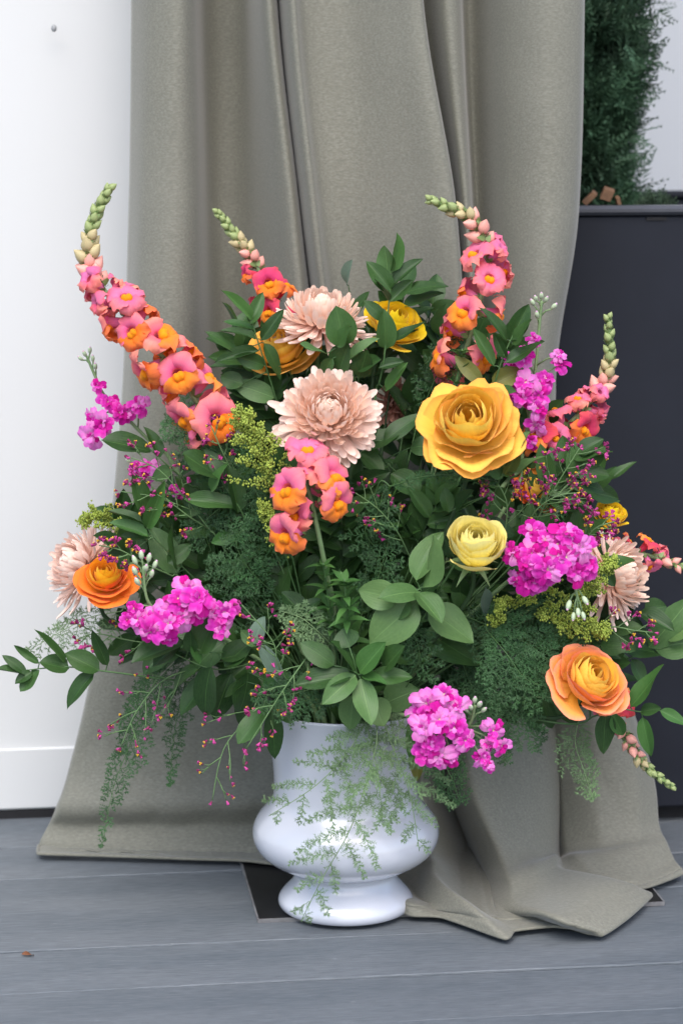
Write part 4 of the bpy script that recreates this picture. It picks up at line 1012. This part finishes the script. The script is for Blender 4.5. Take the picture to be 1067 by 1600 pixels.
ruscus('ruscus sprig reaching out to the navy planter', [(890,800,2.80),(920,770,2.79),(950,750,2.79)],
    [(950,750,993,719,16,'d'),(915,768,970,776,34),(937,748,936,690,15,'y'),(925,765,960,735,20),(900,790,880,760,24),(895,800,930,800,28)])
ruscus('fresh ruscus sprig under the low orange rose', [(925,1120,2.68),(965,1108,2.67),(1000,1112,2.67),(1030,1110,2.67)],
    [(984,1105,1041,1040,36,'y'),(1030,1110,1075,1132,20,'y'),(1003,1120,1015,1184,24,'y'),(1000,1112,1032,1106,20),(946,1112,940,1176,34),(957,1115,973,1150,24,'y')])
ruscus('blurred ruscus sprig with large leaves at the edge of the photo', [(960,1040,2.80),(1000,1020,2.80),(1030,1005,2.80),(1060,985,2.80)],
    [(1012,1012,1080,944,48,'l'),(1020,1012,1095,1000,52,'l'),(1035,1020,958,1012,48),(985,1030,1012,1078,30),(1040,1000,1090,965,40,'l'),(960,1000,1005,960,34)])
ruscus('ruscus sprig stretching out sideways across the white wall', [(250,1060,2.72),(190,1052,2.71),(150,1047,2.71),(105,1042,2.71),(60,1045,2.71),(25,1050,2.71)],
    [(101,1036,56,983,15),(62,1037,22,1008,13),(41,1052,9,1022,17),(42,1055,-6,1044,24),(108,1045,62,1034,36),(62,1047,34,1082,24),(156,1048,103,1019,36),(147,1052,99,1103,30),(168,1040,143,981,20),(50,1050,24,1066,18)])
ruscus('ruscus sprig with paired leaves beside the statice on the left', [(300,900,2.72),(270,870,2.70),(240,838,2.69),(228,820,2.69)],
    [(228,826,213,737,32),(230,826,257,752,25,'y'),(222,816,168,797,18,'d'),(232,838,170,815,26,'y'),(240,844,188,841,13),(277,897,240,822,44,'l'),(278,890,262,820,28),(262,880,300,850,26),(200,870,185,890,20)])
ruscus('ruscus sprig with one broad dark leaf under the tallest snapdragon', [(300,760,2.72),(260,725,2.70),(235,702,2.70)], [(236,706,161,682,46),(250,715,232,665,26),(270,735,235,742,30),(285,745,315,700,28)])
ruscus('dark ruscus sprig left of the goldenrod plume', [(395,850,2.70),(378,800,2.68),(352,760,2.68),(335,730,2.68)],
    [(348,748,282,711,46),(330,768,352,724,24,'y'),(372,792,287,775,30),(372,800,362,725,32),(385,830,402,770,30),(380,830,330,850,24,'y'),(345,745,320,700,30),(402,860,349,896,24)])
ruscus('ruscus sprig with broad leaves under the stock on the left', [(380,1010,2.68),(340,1020,2.65),(310,1015,2.64),(285,1005,2.64)],
    [(288,1003,204,1034,48),(286,1000,238,1040,36,'d'),(312,1022,336,962,46),(330,1042,306,1124,46),(352,1042,388,998,42),(300,1020,296,985,24),(345,1030,400,1015,34),(300,1005,318,1035,22,'y')])
ruscus('broad leafed ruscus sprig low beneath the left stock', [(430,1020,2.74),(380,1040,2.71),(330,1045,2.70),(270,1020,2.70)],
    [(300,1000,214,1008,40),(330,1060,278,1112,40),(362,1052,332,1124,46),(402,1060,362,1132,46),(262,1012,224,1050,36),(422,1050,402,1116,42),(352,1002,298,1040,42),(310,1045,262,1075,34),(390,1040,430,1080,38)])
ruscus('ruscus sprig hanging over the vase rim on the left', [(440,1040,2.70),(420,1080,2.67),(410,1110,2.66)],
    [(388,1050,384,1120,50),(425,1108,432,1190,30),(410,1070,455,1055,28,'y'),(420,1100,375,1165,36),(430,1090,455,1130,30),(385,1065,345,1080,32)])
ruscus('pale folded ruscus leaves left of the central leaf rosette', [(430,1000,2.66),(415,1005,2.64),(402,1005,2.64)], [(404,1005,452,1076,24,'g'),(396,1006,412,963,26,'g'),(400,1010,375,985,20,'l'),(475,962,440,924,34),(470,960,500,935,26)], 'pale single leaves')
ruscus('large light green leaf rosette beside the pale lemon rose', [(690,1000,2.70),(672,950,2.655),(656,920,2.63)],
    [(650,908,684,827,42,'l',0.01),(660,918,681,836,48,'l',-0.02),(655,926,601,921,40,'l',-0.03),(622,937,559,922,46,'l',0.0),(652,940,577,1002,66,'l',-0.015),(650,926,691,972,42,'l',-0.03),(668,952,742,1001,58,'l',-0.01),(664,985,748,1042,60,'d'),(757,970,753,917,24,'g'),(640,935,610,965,40,'l',0.0),(690,990,750,975,40)])
ruscus('dark green leaf rosette above the vase rim', [(585,1110,2.68),(568,1075,2.645),(558,1052,2.625)],
    [(553,1050,527,997,46,'d',-0.01),(562,1052,601,1003,36,'y',-0.01),(551,1055,459,1066,38,'d',-0.01),(556,1055,504,1098,36,'l',-0.03),(563,1060,581,1136,37,'l',-0.03),(552,1085,546,1141,38,'l',0.0),(565,1055,604,1066,22,'y',-0.02),(580,1056,644,1057,28,'d',-0.01),(600,1046,630,1008,36),(546,1012,534,982,40),(522,1040,474,1003,34),(600,1100,650,1075,50,'l'),(580,1090,600,1135,44,'l'),(565,1110,530,1150,30)])
ruscus('ruscus leaves hanging at the vase rim behind the stock', [(650,1110,2.70),(648,1130,2.69)], [(648,1125,642,1190,22,'y'),(655,1140,650,1222,26,'o'),(640,1110,622,1140,30)])
ruscus('ruscus tip in front of the blush chrysanthemum on the right', [(915,905,2.70),(930,885,2.68),(945,880,2.67)], [(940,882,993,878,26),(935,885,962,915,22),(925,900,905,935,24)])
ruscus('dark ruscus leaves right of the central chrysanthemum', [(600,720,2.76),(585,690,2.74),(592,665,2.73)], [(570,700,632,668,34),(600,690,655,640,30),(560,710,600,740,40),(640,700,690,690,36),(610,740,660,775,40),(570,740,545,790,34),(640,760,665,735,28)])

# narrow leafed greens: whorls of thin leaves below the snapdragons
def whorls(label, path, nwh, L, wd, seed):
    rg = random.Random(seed); pts = crom([P(*p) for p in path], 6); n = len(pts)
    t = thing('narrow_leaf_sprig', label, 'leafy sprig', pts[0], 'narrow leafed sprigs'); m = MB()
    m.tube(list(reversed(stem_path(pts[0], (pts[1]-pts[0]).normalized(), back=0.02)))[:-1] + pts, 0.0017, 0.001, 5); part('stem', m, M_stem, t)
    for i in range(nwh):
        f = i/max(1, nwh-1); k = min(n-2, int(f*(n-1))); p = pts[k]; d = (pts[k+1]-pts[k]).normalized()
        for j in range(5):
            a = j*1.2566 + i*0.7; s = Quaternion(d, a) @ d.orthogonal().normalized(); e = (s*0.9 + d*0.6 + jit(0.15)).normalized()
            l_ = L*MPP*rg.uniform(0.75, 1.15)*(1-0.3*f); put_leaf(t, p, p+e*l_, wd*MPP, d, 'n')
whorls('narrow leafed sprig at the foot of the short coral snapdragon', [(520,985,2.66),(512,930,2.645),(505,880,2.635)], 6, 40, 10, 1)
whorls('narrow leafed sprig in front of the dark centre', [(545,1000,2.66),(541,950,2.63),(538,905,2.62)], 7, 40, 11, 2)
whorls('narrow leafed sprig below the bent tip snapdragon', [(700,650,2.77),(712,600,2.77),(722,545,2.77)], 8, 30, 8, 3)
whorls('narrow leafed sprig between the golden rose and dark leaves', [(640,840,2.74),(620,800,2.73),(605,765,2.73)], 5, 34, 9, 4)

# ------------------------------------------------------------------ FERNS
fern('pale feathery fern spilling down the front of the vase', [(585,1110,2.665),(588,1160,2.645),(570,1230,2.640),(545,1300,2.640),(505,1370,2.655),(470,1440,2.675)], 82, 19, M_fernp, (0, -1, 0.1), 0.14, 1.6, 3, shape=0.9, fan=0.12, nw=0.00032, start=0.03, needle=7.5)
fern('pale feathery fern branch over the right side of the vase', [(600,1130,2.665),(618,1180,2.645),(640,1240,2.645),(655,1330,2.655)], 70, 11, M_fernp, (0, -1, 0.1), 0.14, 1.6, 5, shape=0.9, fan=0.12, nw=0.00032, start=0.03)
fern('pale feathery fern branch over the left side of the vase', [(570,1130,2.665),(540,1180,2.645),(490,1230,2.645),(420,1275,2.650)], 70, 11, M_fernp, (0, -1, 0.1), 0.14, 1.6, 6, shape=0.9, fan=0.12, nw=0.00032, start=0.03)
fern('short pale fern tuft at the vase waist', [(575,1140,2.66),(590,1210,2.64),(598,1290,2.642)], 66, 8, M_fernp, (0, -1, 0.1), 0.14, 1.6, 8, shape=0.9, fan=0.12, nw=0.00032)
fern('long drooping fern frond in front of the curtain hem', [(265,1030,2.78),(232,1085,2.76),(205,1160,2.76),(178,1230,2.76),(160,1325,2.76)], 36, 26, None, None, 0.5, 1.3, 11, needle=7)
fern('narrow drooping fern frond beside the long one', [(300,1030,2.80),(285,1085,2.79),(272,1150,2.79),(266,1228,2.79)], 24, 24, None, None, 0.5, 1.3, 13)
fern('fern frond drooping behind the stretched out ruscus', [(290,1020,2.82),(250,1060,2.80),(215,1110,2.80),(190,1180,2.80)], 36, 18, None, None, 0.4, 1.2, 14)
fern('pale fern tip against the white wall below the blush chrysanthemum', [(190,955,2.78),(140,965,2.78),(90,990,2.78),(40,1020,2.78)], 36, 20, M_fernp, None, 0.5, 1.0, 15)
fern('fern frond hanging below the low orange rose', [(905,1120,2.70),(898,1160,2.69),(912,1205,2.69),(925,1245,2.69)], 34, 20, M_fernp, None, 0.3, 1.1, 17)
fern('fern frond hanging behind the stock at the rim', [(660,1160,2.70),(690,1190,2.69),(706,1218,2.69),(717,1250,2.69)], 42, 18, None, None, 0.3, 1.2, 19)
fern('fern frond sweeping below the golden rose', [(610,760,2.67),(660,745,2.65),(720,742,2.64),(775,752,2.64)], 26, 24, None, (0, -0.4, 0.9), 0.3, 1.3, 21)
fern('fern frond left of the low orange rose', [(760,985,2.68),(790,1020,2.655),(820,1060,2.65),(862,1075,2.65)], 62, 24, None, None, 0.2, 1.3, 23)
fern('fern frond above the low orange rose', [(720,960,2.70),(780,985,2.675),(830,1010,2.665),(870,1045,2.66)], 55, 22, None, None, 0.2, 1.3, 24)
fern('dense fern frond over the curtain right of the vase', [(740,1010,2.72),(770,1070,2.70),(800,1120,2.69),(845,1155,2.69)], 66, 24, None, None, 0.3, 1.3, 25)
fern('fern frond hanging by the stock and curtain', [(720,1030,2.72),(740,1080,2.70),(770,1130,2.69),(790,1190,2.69)], 50, 22, None, None, 0.3, 1.3, 26)
fern('fern frond behind the tallest snapdragon foot', [(370,760,2.72),(330,710,2.70),(300,675,2.70),(255,665,2.70)], 46, 22, None, None, 0.2, 1.3, 27)
fern('fern frond near the goldenrod plume', [(400,800,2.71),(370,740,2.70),(345,690,2.70),(335,650,2.70)], 46, 20, None, None, 0.2, 1.3, 28)
fern('fern frond left of the dark leaf rosette', [(530,1060,2.67),(490,1075,2.645),(450,1085,2.64),(395,1085,2.64)], 44, 22, None, None, 0.2, 1.3, 29)
fern('light fern frond above the dark leaf rosette', [(520,1010,2.67),(495,985,2.65),(470,965,2.645),(440,955,2.645)], 34, 18, M_fernp, None, 0.2, 1.1, 30)
fern('fern frond between the two leaf rosettes', [(640,1060,2.67),(655,1030,2.65),(650,1000,2.645),(640,985,2.645)], 36, 16, None, None, 0.2, 1.2, 31)
fern('fern frond over the dark centre by the pale lemon rose', [(590,860,2.70),(570,830,2.68),(590,800,2.68),(600,760,2.68)], 36, 18, None, None, 0.2, 1.2, 32)
fern('fern frond beside the left statice', [(330,860,2.72),(320,820,2.70),(350,790,2.69),(392,770,2.69)], 40, 18, None, None, 0.2, 1.2, 33)
fern('fern frond behind the topmost ruscus', [(660,640,2.82),(680,590,2.81),(700,550,2.81),(720,520,2.81)], 36, 18, None, None, 0.2, 1.2, 34)
fern('fern frond under the left stock', [(420,920,2.71),(390,890,2.69),(370,850,2.68),(385,815,2.68)], 44, 20, None, None, 0.2, 1.2, 35)
fern('fern frond by the goldenrod on the right', [(800,960,2.70),(840,950,2.68),(880,975,2.67),(920,1000,2.67)], 40, 18, None, None, 0.3, 1.2, 36)

# ------------------------------------------------------------------ STATICE
statice('statice sprig above the paired ruscus leaves', [(330,830,2.70),(290,780,2.69),(250,735,2.685),(205,715,2.68)], 8, 70, 1)
statice('statice sprig beside the paired ruscus leaves', [(350,840,2.72),(300,810,2.69),(255,780,2.685),(190,768,2.685)], 8, 64, 2)
statice('statice sprig between fern and dark leaves on the left', [(400,800,2.70),(365,740,2.68),(345,700,2.67),(330,665,2.67)], 6, 44, 3)
statice('statice sprig over the deep orange rose', [(270,900,2.70),(225,880,2.67),(190,860,2.66),(155,852,2.66)], 8, 34, 4, per=4)
statice('trailing statice sprig in front of the long fern', [(330,1040,2.72),(260,1060,2.70),(215,1110,2.69),(190,1165,2.69)], 8, 80, 5, per=2, spread=65)
statice('trailing statice sprig hanging over the curtain hem', [(420,1040,2.69),(395,1110,2.67),(350,1170,2.66),(332,1250,2.66)], 7, 80, 6, per=2)
statice('statice sprig left of the dark leaf rosette', [(460,1080,2.66),(435,1040,2.63),(425,1000,2.62),(378,945,2.62)], 7, 60, 7, per=3)
statice('statice sprig trailing past the vase rim', [(500,1000,2.66),(470,1040,2.63),(435,1090,2.62),(385,1170,2.62)], 7, 60, 8, per=3)
statice('statice sprig with bare twigs in the dark centre', [(640,870,2.70),(620,830,2.68),(590,795,2.675),(555,770,2.67)], 8, 60, 9, per=2)
statice('statice sprig under the golden rose beside the stock', [(780,870,2.69),(790,820,2.66),(790,780,2.65),(770,745,2.65)], 7, 60, 10, per=4)
statice('dense statice sprig right of the golden rose', [(820,850,2.70),(850,790,2.68),(880,740,2.67),(905,700,2.67)], 10, 74, 11, per=4)
statice('dense statice sprig over the half hidden orange rose', [(800,860,2.70),(835,800,2.67),(870,775,2.665),(905,770,2.665)], 10, 66, 12, per=4)
statice('statice sprig above the blush chrysanthemum on the right', [(880,890,2.70),(910,850,2.68),(930,825,2.67),(960,815,2.67)], 8, 40, 13, per=4)
statice('statice sprig below the blush chrysanthemum on the right', [(900,1000,2.70),(950,980,2.68),(990,985,2.67),(1020,988,2.67)], 6, 46, 14, per=3)
statice('statice sprig low beside the stretched out ruscus', [(260,1010,2.74),(200,1000,2.73),(150,990,2.73),(120,1000,2.73)], 5, 40, 15, per=3)

# ------------------------------------------------------------------ GOLDENROD
goldenrod('large yellow green goldenrod plume beside the central chrysanthemum', [(440,800,2.68),(425,750,2.66),(405,700,2.655),(380,650,2.655)], 70, 26, 1)
goldenrod('goldenrod sprig under the coral snapdragon', [(450,880,2.68),(440,840,2.66),(425,810,2.655),(412,792,2.655)], 26, 12, 2)
goldenrod('goldenrod sprig over the blush chrysanthemum by the planter', [(880,980,2.68),(905,940,2.66),(925,905,2.655),(950,880,2.655)], 46, 18, 3)
goldenrod('goldenrod sprig above the low orange rose', [(820,965,2.68),(860,960,2.66),(900,975,2.655),(940,985,2.655)], 42, 18, 4)
goldenrod('goldenrod sprig under the magenta stock', [(800,960,2.69),(810,935,2.67),(850,920,2.66),(860,905,2.66)], 30, 12, 5)
goldenrod('tiny goldenrod tip below the pale lemon rose', [(770,985,2.68),(778,960,2.66),(782,942,2.655)], 20, 8, 6)
goldenrod('blurred goldenrod sprig behind the deep orange rose', [(210,880,2.80),(180,830,2.80),(155,805,2.80),(135,810,2.80)], 34, 14, 7)

# ------------------------------------------------------------------ the dark green mass inside the bouquet
poly = [(350,540),(470,470),(640,450),(750,540),(850,620),(920,730),(980,860),(980,1000),(915,1095),(800,1110),(650,1095),(430,1095),(310,1060),(200,990),(190,870),(225,760),(305,660)]
def inside(x, y):
    c = False; j = len(poly) - 1
    for i in range(len(poly)):
        (xi, yi), (xj, yj) = poly[i], poly[j]
        if (yi > y) != (yj > y) and x < (xj-xi)*(y-yi)/(yj-yi)+xi: c = not c
        j = i
    return c
LAND = [(515,640,'central peach chrysanthemum'),(503,480,'topmost chrysanthemum'),(733,664,'large golden rose'),(741,857,'pale lemon rose'),(920,1064,'low orange rose'),(165,903,'deep orange rose'),(480,780,'short coral snapdragon'),(280,955,'stock below the deep orange rose'),(860,865,'stock beside the pale lemon rose'),(710,1140,'stock at the vase rim'),(838,765,'half hidden orange rose'),(620,925,'light green leaf rosette'),(560,1050,'dark green leaf rosette'),(400,710,'large goldenrod plume'),(230,790,'paired ruscus leaves'),(975,895,'chrysanthemum by the planter'),(440,545,'amber rose'),(616,508,'bright yellow rose'),(300,640,'tallest snapdragon')]
def behind(x, y): return min(LAND, key=lambda q: (q[0]-x)**2+(q[1]-y)**2)[2]
cnt = 0
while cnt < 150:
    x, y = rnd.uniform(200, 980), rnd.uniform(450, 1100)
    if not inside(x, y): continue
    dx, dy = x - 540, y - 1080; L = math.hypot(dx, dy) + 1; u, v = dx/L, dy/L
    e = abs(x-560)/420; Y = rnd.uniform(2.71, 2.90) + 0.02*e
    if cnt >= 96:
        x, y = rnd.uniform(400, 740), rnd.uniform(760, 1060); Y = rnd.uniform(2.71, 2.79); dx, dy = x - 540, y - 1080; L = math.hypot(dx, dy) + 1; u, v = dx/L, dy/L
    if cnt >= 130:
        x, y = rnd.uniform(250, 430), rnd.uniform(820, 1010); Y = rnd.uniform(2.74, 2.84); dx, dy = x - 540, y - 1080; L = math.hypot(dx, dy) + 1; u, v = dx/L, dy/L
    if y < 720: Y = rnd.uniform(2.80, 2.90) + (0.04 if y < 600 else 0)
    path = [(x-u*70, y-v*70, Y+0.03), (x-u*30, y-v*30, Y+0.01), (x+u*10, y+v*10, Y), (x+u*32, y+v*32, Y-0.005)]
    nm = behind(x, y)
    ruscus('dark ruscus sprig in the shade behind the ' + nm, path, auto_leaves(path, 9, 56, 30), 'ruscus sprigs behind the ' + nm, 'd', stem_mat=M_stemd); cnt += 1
for k in range(10):
    while True:
        x, y = rnd.uniform(240, 950), rnd.uniform(560, 1090)
        if inside(x, y): break
    dx, dy = x - 540, y - 1080; L = math.hypot(dx, dy)+1; u, v = dx/L, dy/L; Y = rnd.uniform(2.69, 2.78) + (0.15 if y < 760 else 0)
    nm = behind(x, y)
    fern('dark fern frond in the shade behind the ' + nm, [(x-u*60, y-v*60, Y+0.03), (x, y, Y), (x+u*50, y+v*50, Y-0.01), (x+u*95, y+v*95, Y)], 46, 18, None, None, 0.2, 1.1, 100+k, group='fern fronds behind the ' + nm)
